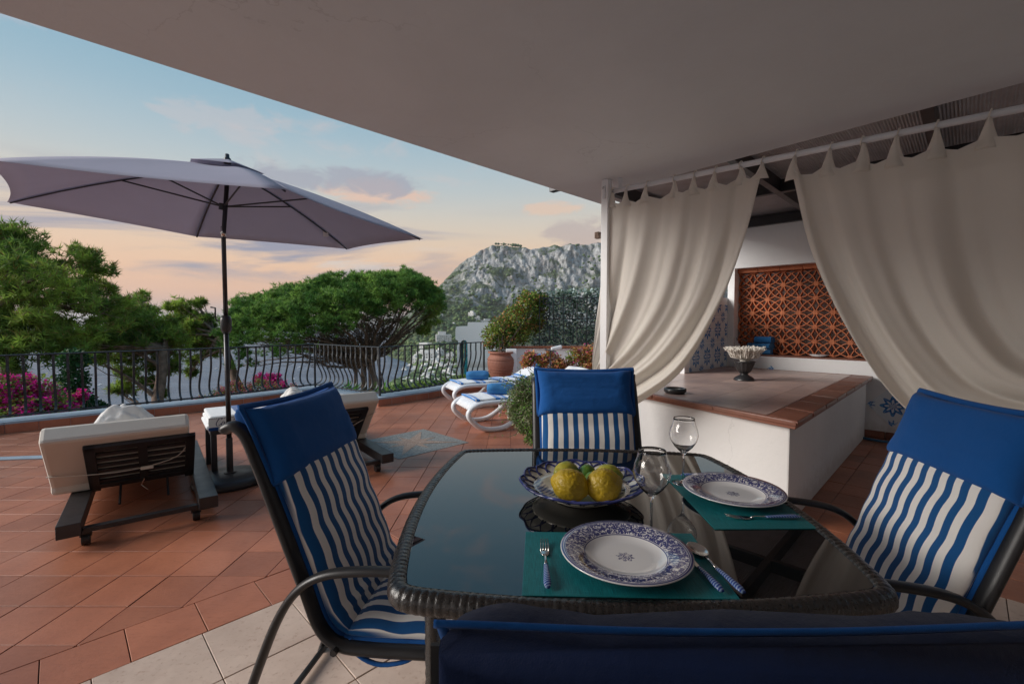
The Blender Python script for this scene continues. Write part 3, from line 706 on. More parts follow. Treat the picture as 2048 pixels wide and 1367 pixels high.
# side wall with painted tiles, left of the counter's back edge
tw = thing('tiled_side_wall', 'side wall covered in blue and white painted flower tiles beside the counter', 'wall', uv(aW, bLw))
LW = 1.30
def sidebox(a0, a1, z0, z1, b0, b1, name, mat, bevel=0.):
    c = uv((a0+a1)/2, (b0+b1)/2, (z0+z1)/2); return MB().box(c, (a1-a0, b1-b0, z1-z0), math.pi/4).build(name, M[mat], tw, world=True, bevel=bevel)
sidebox(aW-LW, aW+.3, 0, 1.62, bLw-.16, bLw, 'wall_panel', 'wallout')
for i in range(7):
    for k in range(5):
        o = link('azulejo_tile', az, tw); a = aW - .09 - i*.166; z = .76*S + .085 + k*.166
        p = uv(a, bLw+.004, z); o.location = p - Vector(tw.location); o.rotation_euler = (0, R([[180, 90], [270, 0]][k % 2][i % 2]), R(45) )
tp = thing('wall_tap', 'small round chrome knob on the painted tiles', 'tap', uv(aW-.30, bLw+.008, 1.06), math.pi/4)
MB().lathe([(0, 0), (.028, 0), (.028, .008), (.012, .012), (.012, .03), (.024, .034), (.024, .05), (0, .052)], 16).build('knob', M['steel'], tp).rotation_euler = (-math.pi/2, 0, 0)

# pergola
pg = thing('pergola_roof', 'dark steel pergola frame with pale corrugated roofing above the counter', 'pergola', uv(5.0, -1.2, 2.72*S))
zb = 2.80*S
for sB in (-3.75, -2.0, -.31, 1.4):
    MB().beam(uv(4.86*S/q2, sB*S/q2, zb), uv(aW+.25, sB*S/q2, zb), .06, .12).build('beam', M['alu_dk'], pg, world=True, bevel=.003)
for sA_ in (5.1, 7.45, 9.75):
    MB().beam(uv(sA_*S/q2, -4.3*S/q2, zb-.003), uv(sA_*S/q2, 2.5*S/q2, zb-.003), .06, .115).build('beam', M['alu_dk'], pg, world=True, bevel=.003)
M['roofing'] = simple('corrugated_roofing', (.42, .42, .44), .45, var=.1)
mb = MB(); nc = 1000; vs = []
for i in range(nc+1):
    b = (-4.4 + (7.0*i/nc))*S/q2; zz = zb + .085 + .003*math.sin(i*1.571)
    vs += [uv(4.80*S/q2, b, zz), uv(7.4*S/q2, b, zz+.012), uv(aW+.5, b, zz+.022)]
M_ = MB(); M_.v = []; 
fs = [(i*3+j, i*3+j+1, i*3+3+j+1, i*3+3+j) for i in range(nc) for j in (0, 1)]
MB().add(vs, fs).build('roofing_sheet', M['roofing'], pg, world=True)
# corner post
pp = PZ(1214, 1000, 0); ps_ = PS(1213, 400, 4.64*S)
cp = thing('corner_post', 'slim white square post at the corner of the roof slab', 'post', (ps_.x, ps_.y, 0), -math.pi/4)
MB().box((0, 0, zc/2), (.058, .058, zc-.002)).build('shaft', M['wallout'], cp, bevel=.003)
MB().box((.0, -.034, zc-.10), (.02, .008, .10)).build('bracket', M['plastic_w'], cp, bevel=.001)
MB().box((-.075, .0, PY(1197, 468, ps_.y).z), (.04, .04, .05)).build('lantern_bracket', M['bark'], cp, bevel=.004)
MB().tube([(0, -.032, zc-.06), (0, -.048, zc-.065), (0, -.05, zc-.08)], .004, 6).build('hook', M['steel'], cp)

# ================================================================ tiled counter
FR_, BR_, BL_ = (1.88, 2.97), (4.39, 5.5), (3.1, 6.8); FL_ = (.97, 4.67)
bar_poly = [tuple(Vector(p)*S) for p in (FL_, FR_, BR_, BL_)]
def inset(poly, d):
    out = []; n = len(poly)
    for i in range(n):
        p = Vector(poly[i]); a = (p - Vector(poly[i-1])).normalized(); b = (Vector(poly[(i+1) % n]) - p).normalized()
        na = Vector((-a.y, a.x)); nb_ = Vector((-b.y, b.x)); m_ = (na+nb_).normalized(); k = d/max(.3, m_.dot(na)); out.append(tuple(p + m_*k))
    return out
zt = .76*S; c0 = cen(bar_poly)
bar = thing('tiled_counter', 'low white plastered counter with a pink tiled top edged in terracotta', 'counter', (c0[0], c0[1], 0))
MB().prism(inset(bar_poly, .055), 0, zt-.055).build('body', M['plaster'], bar, world=True, bevel=.012)
MB().prism(inset(bar_poly, .012), zt-.052, zt-.008).build('slab', M['terra_dk'], bar, world=True, bevel=.006)
inn = inset(bar_poly, .045); HB = []
_u = Vector((BR_[0]-FR_[0], BR_[1]-FR_[1])).normalized(); _n = Vector((-_u.y, _u.x))*.15   # the right hand border is wide
def _hit(p, d, q, e):
    k = d.x*e.y - d.y*e.x; w = Vector(q)-Vector(p); t = (w.x*e.y - w.y*e.x)/k; return tuple(Vector(p) + d*t)
inn[1] = _hit(inn[1], Vector(inn[0])-Vector(inn[1]), Vector(inn[1])+_n, _u); inn[2] = _hit(inn[2], Vector(inn[3])-Vector(inn[2]), Vector(inn[2])+_n, _u)
def halfs(poly):
    out = []
    for i in range(len(poly)):
        p, q = Vector(poly[i]), Vector(poly[(i+1) % len(poly)]); d = (q-p).normalized(); nrm = Vector((d.y, -d.x)); out.append((nrm.x, nrm.y, nrm.dot(p)))
    return out
TI = .36*S
for i in range(-2, 14):
    for j in range(-2, 12):
        a0 = 4.2*S/q2 + i*TI; b0 = -3.72*S/q2 + j*TI
        p = clip_poly([uvx(a0+.002, b0+.002), uvx(a0+TI-.002, b0+.002), uvx(a0+TI-.002, b0+TI-.002), uvx(a0+.002, b0+TI-.002)], halfs(inset(inn, .003)))
        if len(p) < 3: continue
        if area(p) < 0: p = p[::-1]
        if area(p) < 4e-4: continue
        MB().prism(p, zt-.006, zt).build('top_tile', M['bartile'], bar, world=True)
for i in range(4):                               # bullnose terracotta edge tiles
    p0, p1 = Vector(bar_poly[i]), Vector(bar_poly[(i+1) % 4]); q0, q1 = Vector(inn[i]), Vector(inn[(i+1) % 4])
    k = max(1, round((p1-p0).length/(.42 if i == 1 else .52)))
    for j in range(k):
        s0, s1 = j/k + .003, (j+1)/k - .003
        qa = [p0.lerp(p1, s0), p0.lerp(p1, s1), q0.lerp(q1, s1), q0.lerp(q1, s0)]
        MB().prism([tuple(v) for v in qa], zt-.034, zt+.0015+random.uniform(-.001, .001)).build('edge_tile', M['terra_dk'], bar, world=True, bevel=.009)
# ================================================================ curtains on their rod
sR = 4.7*S; zr0, zr1 = PS(1225, 383, sR), PS(2048, 216, sR)
rd = (zr1 - zr0).normalized(); r0 = zr0; r1 = zr1 + rd*1.2
rod = thing('curtain_rod', 'long white curtain rod running under the edge of the roof slab', 'curtain rod', r0)
MB().tube([r0, r1], .0175, 14).build('pole', M['plastic_w'], rod, world=True, smooth=True)
for t in (.02, .98):
    p = r0.lerp(r1, t); MB().beam(p, Vector((p.x, p.y, zc)), .014, .03).build('bracket', M['plastic_w'], rod, world=True, bevel=.002)
nrm_c = Vector((-.7071, -.7071, 0))             # towards the camera
def curtain(name_label, guides, nf, tabs, seed, hemdrop):
    G = [catmull([PS(x, y, sR - .01) for x, y in g_], 60) for g_ in guides]
    NU, NV = 150, 60; P = [[None]*NV for _ in range(NU)]
    for j in range(NV):
        row = catmull([g_[j] for g_ in G], NU)
        for i in range(NU): P[i][j] = row[i]
    tpos = tabs
    rng = random.Random(seed); ph = [rng.uniform(0, 6.28) for _ in range(4)]
    out = [[None]*NV for _ in range(NU)]
    for i in range(NU):
        u = i/(NU-1)
        for j in range(NV):
            v = j/(NV-1); p = P[i][j]
            A = .010 + .026*min(1, v*2.2) ; A *= 1 - .35*max(0, v-.7)/.3
            w = u + .03*math.sin(5*v + ph[3])
            f = math.sin(2*math.pi*nf*w + ph[0] + .5*math.sin(3*v+ph[1])) ; f = f*(.6 + .8*float(vnoise(np.array([u*4.1+seed]), np.array([v*1.3]))[0]))
            f2 = math.sin(2*math.pi*nf*2.37*w + ph[2] + 1.2*v)*.28 + math.sin(2*math.pi*nf*4.1*w + ph[1] - 3*v)*.07
            d = nrm_c*(A*(f + f2) + .02)
            sag = 0
            if j < 12:
                dt = min(abs(u - t) for t in tpos); sag = min(.035, dt*.45)*(1 - j/12.)**1.5
            out[i][j] = p + d + Vector((0, 0, -sag))
    t = thing('curtain', name_label, 'curtain', Vector((G[0][0].x, G[0][0].y, 0)))
    MB().grid(lambda a, b: out[min(NU-1, round(a*(NU-1)))][min(NV-1, round(b*(NV-1)))], NU, NV).build('cloth_panel', M['curtain'], t, smooth=True, world=True, solid=.0015)
    # hem band along the top
    MB().grid(lambda a, b: out[min(NU-1, round(a*(NU-1)))][min(NV-1, int(b*3.01))] + nrm_c*.0035, NU, 3).build('top_hem', M['curtain'], t, smooth=True, world=True)
    for u in tpos:
        i = min(NU-1, max(0, round(u*(NU-1)))); base = out[i][1]
        tt = max(.0, min(1., (base - r0).dot(rd)/(r1-r0).length)); rp = r0.lerp(r1, tt)
        w = .038; top = rp + Vector((0, 0, -.016)) + nrm_c*.012; s_ = rng.uniform(-.25, .25)
        def tab(a, b, base=base, top=top, w=w, s_=s_):
            ww = w*(1-b)**1.25 + .008; p = base.lerp(top, b); k = (a-.5)*2
            return p + rd*(k*ww + s_*.05*math.sin(b*2.6)) + nrm_c*(.012*math.cos(k*2.2) + .004) + Vector((0, 0, -.012*(1-b)**2))
        MB().grid(tab, 9, 9).build('tab', M['curtain'], t, smooth=True, world=True, solid=.002)
        ring = [rp + Vector((0, 0, 1))*(.026*math.sin(a)) + nrm_c*(.026*math.cos(a)) + rd*.006*math.sin(a) for a in [R(-70 + 31*k) for k in range(8)]] + [top + Vector((0, 0, .01))]
        MB().tube(ring, .0036, 6).build('hook', M['curtain'], t, world=True, smooth=True)
    return t
curtain('white linen curtain nearer the sea, swept left to the corner post', [
    [(1221, 405), (1212, 500), (1205, 590), (1198, 670), (1193, 735), (1204, 800), (1206, 880)],
    [(1290, 394), (1272, 500), (1250, 600), (1222, 690), (1198, 750), (1207, 810), (1210, 885)],
    [(1372, 378), (1352, 500), (1322, 610), (1270, 700), (1205, 770), (1211, 825), (1216, 890)],
    [(1450, 362), (1427, 495), (1388, 615), (1318, 720), (1222, 795), (1216, 840), (1222, 895)],
    [(1527, 342), (1493, 480), (1440, 620), (1362, 745), (1250, 825), (1222, 860), (1230, 900)]], 4.3,
    [0.02, .125, .27, .43, .56, .69, .85, 1.0], 3, 0)
curtain('white linen curtain at the right, swept away from the counter to the right edge', [
    [(1586, 342), (1625, 500), (1695, 650), (1790, 790), (1900, 870), (2060, 880), (2260, 860)],
    [(1655, 332), (1700, 500), (1775, 650), (1880, 770), (2000, 825), (2130, 830), (2290, 830)],
    [(1800, 312), (1830, 480), (1890, 620), (1985, 725), (2090, 770), (2200, 790), (2330, 790)],
    [(1990, 272), (2005, 440), (2045, 570), (2110, 660), (2200, 710), (2300, 730), (2400, 740)],
    [(2300, 205), (2300, 380), (2320, 480), (2350, 580), (2390, 640), (2430, 680), (2480, 700)]], 3.9,
    [0.0, .245, .37, .48, .60, .73, .86, 1.0], 8, 0)

# ================================================================ parasol
pc = o3(-2.5, 3.98)
tips = [PY(846, 478, 3.55), PY(697, 498, 4.35), PY(393, 473, 4.52), PY(14, 404, 3.70), PY(-34, 318, 2.72), PY(572, 379, 2.72)]
apex = PY(455, 333, 3.62)
um = thing('parasol', 'grey lilac tilted parasol on a dark crank pole between the loungers', 'parasol', pc)
NS_ = 14; mb = MB()
def canopy_pt(k, a, b, dz=0.):                   # sector k, a across 0..1, b from apex 0..1
    t0, t1 = tips[k], tips[(k+1) % 6]; e = t0.lerp(t1, a); mid = (e - apex); sagin = .045*4*a*(1-a)
    e2 = apex + mid*(1 - sagin); p = apex.lerp(e2, b)
    p.z += .16*b*(1-b) - .055*4*a*(1-a)*b*(1-b)*1.3 - .02*4*a*(1-a)*b*b + dz
    return p
for k in range(6): mb.grid(lambda a, b, k=k: canopy_pt(k, a, b*.999 + .001), NS_, 12)
cn = mb.build('canopy', M['canopy'], um, smooth=True, world=True, solid=.0015)
mb = MB()
for k in range(6): mb.grid(lambda a, b, k=k: canopy_pt(k, a, .02 + b*.17) + Vector((0, 0, .055 - .03*b + .012*math.sin(a*math.pi)*b)), 8, 5)
mb.build('vent_cap', M['canopy'], um, smooth=True, world=True, solid=.0015)
MB().lathe([(.0, .06), (.014, .055), (.016, .03), (.026, .02), (.026, -.02)], 14, apex + Vector((0, 0, .04))).build('finial', M['black'], um, smooth=True, world=True)
hub = Vector((apex.x, apex.y, 0)); hub.z = PY(452, 415, pc.y).z; hub.x, hub.y = pc.x + .01, pc.y - .005
top = apex - Vector((0, 0, .05))
MB().tube([Vector((pc.x, pc.y, .30)), Vector((pc.x, pc.y, 1.32))], .0185, 16).build('lower_pole', M['alu_pole'], um, smooth=True, world=True)
MB().tube([Vector((pc.x, pc.y, 1.32)), Vector((pc.x, pc.y, hub.z-.22)), top], .0165, 16).build('upper_pole', M['alu_pole'], um, smooth=True, world=True)
MB().tube([Vector((pc.x, pc.y, hub.z-.23)), Vector((pc.x, pc.y, hub.z-.15))], .0185, 16).build('tilt_collar', M['steel'], um, smooth=True, world=True)
MB().tube([Vector((pc.x, pc.y, hub.z-.02)), hub + Vector((0, 0, .03))], .03, 12).build('hub', M['black'], um, world=True)
cz = PY(452, 648, pc.y).z
mb = MB(); mb.lathe([(.0, -.075), (.028, -.07), (.040, -.045), (.042, .035), (.032, .065), (.0, .07)], 16, (pc.x, pc.y, cz)); ck_ = mb.build('crank_box', M['black'], um, smooth=True, world=True)
MB().tube([(pc.x-.03, pc.y-.01, cz+.03), (pc.x-.065, pc.y-.01, cz+.03), (pc.x-.075, pc.y-.012, cz+.05), (pc.x-.075, pc.y-.012, cz+.13), (pc.x-.11, pc.y-.012, cz+.135)], .0065, 6).build('crank_handle', M['black'], um, world=True)
for k in range(6):
    rib = [canopy_pt(k, 0., b, -.014) for b in (0.03, .15, .3, .45, .6, .75, .9, .985)]
    MB().tube(rib, .0075, 6, flat=(1, .8)).build('rib', M['black'], um, world=True)
    MB().tube([hub + Vector((0, 0, .005)), canopy_pt(k, 0., .47, -.018)], .0062, 6).build('strut', M['black'], um, world=True)
p = canopy_pt(1, 0., .78, -.03); MB().box(p, (.045, .004, .05), .4).build('care_label', M['whitetowel'], um, world=True)
bs_ = um
MB().lathe([(0, 0), (.262, 0), (.268, .02), (.262, .05), (.235, .066), (.10, .075), (.06, .08), (0, .08)], 40).build('base_disc', M['alu_dk'], bs_, smooth=True, bevel=0)
MB().lathe([(.045, .076), (.045, .086), (.024, .088), (.024, .36), (.019, .362), (.019, .30)], 18).build('sleeve', M['alu_dk'], bs_)
MB().tube([(-.17, -.13, .085), (-.15, -.13, .10), (-.12, -.135, .095), (-.10, -.14, .085)], .007, 6).build('grip', M['black'], bs_)

# ================================================================ dark sun loungers with cream mattresses
def lounger_dark(label, F, sag):
    L_ = thing('sun_lounger', label, 'sun lounger', (F.x, F.y, 0), math.atan2(.785, -.62), 'sun loungers with cream mattresses')
    # local +x runs away from the camera along the bed, local y = -across
    Wd, Ln = .84*S, 1.95*S; k = lambda s_: -s_*S
    for s_ in (.06, .78): MB().box((Ln/2, k(s_), .135*S), (Ln, .115*S, .085*S)).build('side_rail', M['alu_dk'], L_, bevel=.003)
    MB().box((.07*S, k(.42), .105*S), (.045, .60*S, .028)).build('cross_bar', M['alu_dk'], L_, bevel=.002)
    MB().box((Ln-.03, k(.42), .135*S), (.05, .60*S, .08*S)).build('cross_bar', M['alu_dk'], L_, bevel=.002)
    for x in (.09, 1.80):
        for s_ in (.13, .71):
            w = MB(); w.tube([(x*S, k(s_)-.02, .034), (x*S, k(s_)+.02, .034)], .034, 16); w.box((x*S, k(s_), .07), (.03, .055, .04)); w.build('wheel', M['black'], L_, bevel=.002)
    h = Vector((.70*S, 0, .19*S)); tp_ = Vector((.33*S, 0, .60*S)); d = (tp_-h); Lb = d.length; d.normalize(); nn = Vector((-d.z, 0, d.x))*-1
    if nn.z < 0: nn = -nn
    def pt(q, s_, o_=0.): return h + d*q + nn*o_ + Vector((0, k(s_), 0))
    for s_ in (.135, .705): MB().beam(pt(-.03, s_), pt(Lb-.04, s_), .055, .028, up=nn).build('back_frame', M['alu_dk'], L_, bevel=.002)
    for q in (0.02, Lb-.065): MB().beam(pt(q, .11), pt(q, .73), .028, .05, up=d).build('back_frame', M['alu_dk'], L_, bevel=.002)
    MB().beam(pt(0, .42), pt(Lb-.07, .42), .05, .02, up=nn).build('back_frame', M['alu_dk'], L_, bevel=.002)
    for q in range(6): MB().beam(pt(.055 + q*(Lb-.14)/6+.01, .15), pt(.055 + q*(Lb-.14)/6+.01, .69), .012, .029, up=d).build('slat', M['alu_dk'], L_, bevel=.001)
    for s_ in (.28, .56): MB().tube([pt(.02, s_, -.02), (.45*S, k(s_), .11*S)], .008, 6).build('prop', M['alu_dk'], L_)
    th = .135*S; s0, s1 = sag
    mb = MB(); c = [pt(-.02, s0, .016), pt(Lb+.03, s0, .016), pt(Lb+.03, s1, .016), pt(-.02, s1, .016)]; e = [p + nn*th for p in c]
    mb.add(c + e, [(0, 1, 2, 3), (7, 6, 5, 4), (0, 4, 5, 1), (1, 5, 6, 2), (2, 6, 7, 3), (3, 7, 4, 0)])
    mb.build('back_mattress', M['cream'], L_, bevel=.022)
    MB().box(((.66+1.95)/2*S, k((s0+s1)/2), .18*S+th/2), ((1.95-.70)*S, (s1-s0)*S, th)).build('seat_mattress', M['cream'], L_, bevel=.022)
    a = [pt(Lb*.36, s0-.004, .014), pt(Lb*.37, .2, -.026), pt(Lb*.40, .42, -.032), pt(Lb*.52, .62, -.026), pt(Lb*.74, s1+.004, .014)]
    MB().tube(catmull(a, 14), .0065, 6, flat=(1, .5)).build('strap', M['cream'], L_)
    MB().box(pt(Lb*.41, .44, -.042), (.02, .07, .022)).build('buckle', M['cream'], L_, bevel=.004)
    MB().tube([pt(.06, .42, -.03), pt(.03, .40, -.06), pt(.0, .44, -.09)], .004, 6).build('latch', M['steel'], L_)
    return L_
F1, F2 = o3(-2.77, 2.70), o3(-1.78, 3.75)
lounger_dark('dark framed lounger with cream mattress seen from behind, left of the parasol', F1, (-.10, .70))
lounger_dark('dark framed lounger with cream mattress behind the striped chair, right of the parasol', F2, (.04, .84))
def crumple(name, label, cat, c, sx, sy, h, mat, seed, rz=0.):
    rng = random.Random(seed); off = rng.uniform(0, 50)
    def f(a, b):
        x, y = (a-.5)*2, (b-.5)*2; r = min(1., max(abs(x), abs(y))**2.0*.5 + (x*x+y*y)*.5)
        n_ = float(fbm(np.array([x*1.7+off]), np.array([y*1.7]), 0., 4, .55)[0]); rid = abs(float(fbm(np.array([x*2.6+off]), np.array([y*.9]), 4., 3)[0])-.5)*2
        z = h*(1-r)**.75*(.72 + .5*n_ - .20*rid)
        return Vector((x*sx*(1+.1*n_), y*sy*(1+.1*n_), max(z, .0)))
    t = MB().grid(f, 40, 40).build(name, mat, smooth=True); t.location = c; t.rotation_euler = (0, 0, rz); tag(t, label, cat); return t
def lp(F, t, s_, z): return Vector((F.x/S + -.62*t + .785*s_, F.y/S + .785*t + .62*s_, z/S))*S
crumple('crumpled_towel', 'crumpled white towel heaped behind the raised back of the left lounger', 'towel', lp(F1, .98, .30, .31*S), .16, .27, .46, M['whitetowel'], 4, math.atan2(.785, -.62))
crumple('crumpled_towel', 'white towel heaped on the lounger hidden behind the striped chair', 'towel', lp(F2, .92, .16, .31*S), .16, .22, .42, M['whitetowel'], 9, math.atan2(.785, -.62))
# side table between them with the folded lettered towel
tb = thing('side_table', 'dark metal side table between the loungers carrying a folded beach towel', 'side table', o3(-2.70, 4.03), math.atan2(.62, .785))
W_, D_ = .52*S, .60*S; zt2 = .45*S
MB().box((W_/2, D_/2, zt2-.022), (W_, D_, .044)).build('table_top', M['alu_dk'], tb, bevel=.003)
for x in (.025, W_-.025):
    for y in (.025, D_-.025): MB().box((x, y, (zt2-.045)/2), (.042, .042, zt2-.045)).build('leg', M['alu_dk'], tb, bevel=.002)
tw_ = thing('folded_beach_towel', 'folded white and blue beach towel with script lettering on the dark side table', 'towel', tb.location + Vector((0, 0, zt2)), tb.rotation_euler.z)
m = towel_stripes('capri_towel_cloth', 0, ((.20, .31), (.56, .7)), 1.2, (.02, .10, .30)); mb = MB()
for k in range(3): mb.box((W_/2-.01+.006*k, D_/2-.02, .019+k*.036), (W_+.03-.01*k, D_-.05, .036))
mb.build('folded_cloth', m, tw_, bevel=.013)
fy = .006 - .012
MB().box((W_/2, fy, .058), (W_+.02, .004, .084)).build('front_panel', M['whitetowel'], tw_, bevel=.001)
MB().box((W_/2, fy-.001, .008), (W_+.02, .005, .026)).build('blue_band', cloth('towel_navy', (.01, .05, .19)), tw_, bevel=.001)
for k in range(40): 
    pass
mb = MB()
for k in range(34):
    x = -.0 + k*.0148; mb.box((x, fy-.0025, .0925), (.012, .0015, .0035), rot=Matrix.Rotation(R(-25), 3, 'Y'))
ink = simple('navy_ink', (.01, .02, .10), .8); mb.build('rope_border', ink, tw_)
def script(strokes, sx, name, parent, place, r=.0022):
    mb = MB()
    for st in strokes:
        pts = catmull([Vector((x, y, 0)) for x, y in st], 8*len(st)); vs = []
        for i, p in enumerate(pts):
            t = (pts[min(i+1, len(pts)-1)] - pts[max(i-1, 0)]).normalized()
            w = r*(.55 + .85*abs(t.y)); nrm = Vector((.86, .5, 0))
            nrm = Vector((-t.y, t.x, 0)); vs += [p*sx + nrm*w, p*sx - nrm*w]
        mb.add([place(v) for v in vs], [(2*i, 2*i+1, 2*i+3, 2*i+2) for i in range(len(pts)-1)])
    return mb.build(name, ink, parent)
cap = [[(1.55, 2.25), (1.9, 2.55), (1.6, 2.85), (1.0, 2.6), (.45, 1.7), (.25, .7), (.6, .1), (1.2, .2), (1.8, .8)],
       [(2.75, 1.35), (2.35, 1.4), (1.95, .8), (1.95, .2), (2.3, .15), (2.75, .8), (2.85, 1.35)], [(2.85, 1.35), (2.7, .6), (2.75, .15), (3.1, .35), (3.35, .8)],
       [(3.25, .9), (3.6, 1.4), (3.45, .7), (3.1, -.9)], [(3.5, .9), (3.85, 1.4), (4.15, 1.2), (4.05, .5), (3.7, .12), (3.42, .3)],
       [(4.15, .5), (4.45, 1.2), (4.55, 1.45), (4.65, 1.2), (5.0, 1.25)], [(5.0, 1.25), (4.75, .6), (4.85, .15), (5.2, .4)],
       [(5.3, .8), (5.65, 1.35), (5.45, .6), (5.55, .12), (5.9, .4), (6.1, .7)], [(5.72, 1.95), (5.8, 2.05), (5.88, 1.95), (5.8, 1.85), (5.72, 1.95)]]
script(cap, .0225, 'lettering', tw_, lambda v: Vector((.035 + v.x + v.y*.12, fy-.0032, .030 + v.y)), .0022)

# ================================================================ white curved loungers
def lounger_white(label, O, L_=1.75):
    t = thing('white_sun_lounger', label, 'sun lounger', (O.x, O.y, 0), math.atan2(.42, .91), 'white curved plastic loungers')
    for y in (0., .58):
        side = catmull([(1.75, y, .33), (1.2, y, .335), (.65, y, .335), (.30, y, .34), (.12, y, .325), (.02, y, .27), (.0, y, .20), (.06, y, .12), (.17, y, .045), (.32, y, .022), (.47, y, .04), (.62, y, .12), (.74, y, .21), (.90, y, .28)], 60)
        MB().tube(side, .030, 10, flat=(1.35, 1.0)).build('side_frame', M['plastic_w'], t, smooth=True)
        MB().tube(catmull([(1.1, y, .33), (1.22, y, .2), (1.36, y, .05), (1.5, y, .022), (1.6, y, .1), (1.7, y, .3)], 20), .024, 8).build('leg', M['plastic_w'], t, smooth=True)
    def deck(a, b):
        x = -.0 + a*1.15; z = .355 - .09*max(0, 1-x/.14)**2; return Vector((x + .02, .58*b, z + .004*math.cos(b*math.pi*14)))
    MB().grid(deck, 24, 60).build('deck', M['plastic_w'], t, smooth=True, solid=.012)
    MB().grid(lambda a, b: Vector((1.16 + a*.55, .04 + .50*b, .36 + a*.30 + .004*math.cos(b*math.pi*12))), 8, 48).build('backrest', M['plastic_w'], t, smooth=True, solid=.016)
    def tw(a, b):
        x = .09 + a*1.6; z = .374 if x < 1.16 else .374 + (x-1.16)*.545; return Vector((x, .03 + .50*b, z + .004*math.sin(x*23) + .010*math.sin(b*math.pi)))
    tt = thing('striped_towel', 'blue and white striped towel laid along ' + ('the farther white lounger' if 'farther' in label else 'the nearer white lounger'), 'towel', t.location, t.rotation_euler.z)
    MB().grid(tw, 80, 16).build('towel_cloth', M['poolt'], tt, smooth=True, solid=.02, bevel=0)
    return t
A0, B0 = o3(-.93, 7.30), o3(-.55, 5.72)
la = lounger_white('white curved plastic lounger farther back beside the terracotta pot', A0); lb = lounger_white('white curved plastic lounger nearer, half hidden by the silvery bush', B0)
def roll(label, c, rz, L_=.34, r=.075, rx=0.):
    def f(a, b):
        th_ = 2*math.pi*a; k = 1 - .25*(abs(b-.5)*2)**6; rr_ = r*k*(1 + .05*math.sin(3*th_ + 5*b) + .03*math.sin(7*th_))
        return Vector(((b-.5)*L_, math.cos(th_)*rr_*1.15, math.sin(th_)*rr_))
    mb = MB(); mb.grid(f, 40, 14, wrap=True)
    for e_ in (-1, 1):
        sp = [Vector((e_*(L_/2-.004 + .006*(i/30)), math.cos(i*.5)*r*.8*(1-i/44)*1.1, math.sin(i*.5)*r*.8*(1-i/44))) for i in range(36)]
        mb.tube(sp, .006, 5)
        mb.add([Vector((e_*(L_/2-.008), math.cos(i*.524)*r*.8, math.sin(i*.524)*r*.7)) for i in range(12)], [tuple(range(12))])
    o = mb.build('rolled_towel', M['bluetowel'], smooth=True); o.location = c + Vector((0, 0, r*.98)); o.rotation_euler = (rx, 0, rz); return tag(o, label, 'towel')
def lw(t, x, y, z): return t.location + Matrix.Rotation(t.rotation_euler.z, 3, 'Z') @ Vector((x, y, z))
roll('rolled blue towel on the farther white lounger', lw(la, .46, .26, .385), .05)
roll('rolled blue towel on the nearer white lounger, behind the bush', lw(lb, .52, .26, .385), .05)
roll('blue towel bundle at the head end of the farther white lounger', lw(la, 1.55, .2, .55), 1.2, .34, .11)
wt = thing('white_side_table', 'small white plastic side table between the two white loungers', 'side table', o3(.02, 6.80), .4)
MB().box((.1, .1, .40), (.46, .42, .03)).build('table_top', M['plastic_w'], wt, bevel=.008)
for x in (-.09, .29):
    for y in (-.07, .27): MB().box((x, y, .19), (.035, .035, .385)).build('leg', M['plastic_w'], wt)

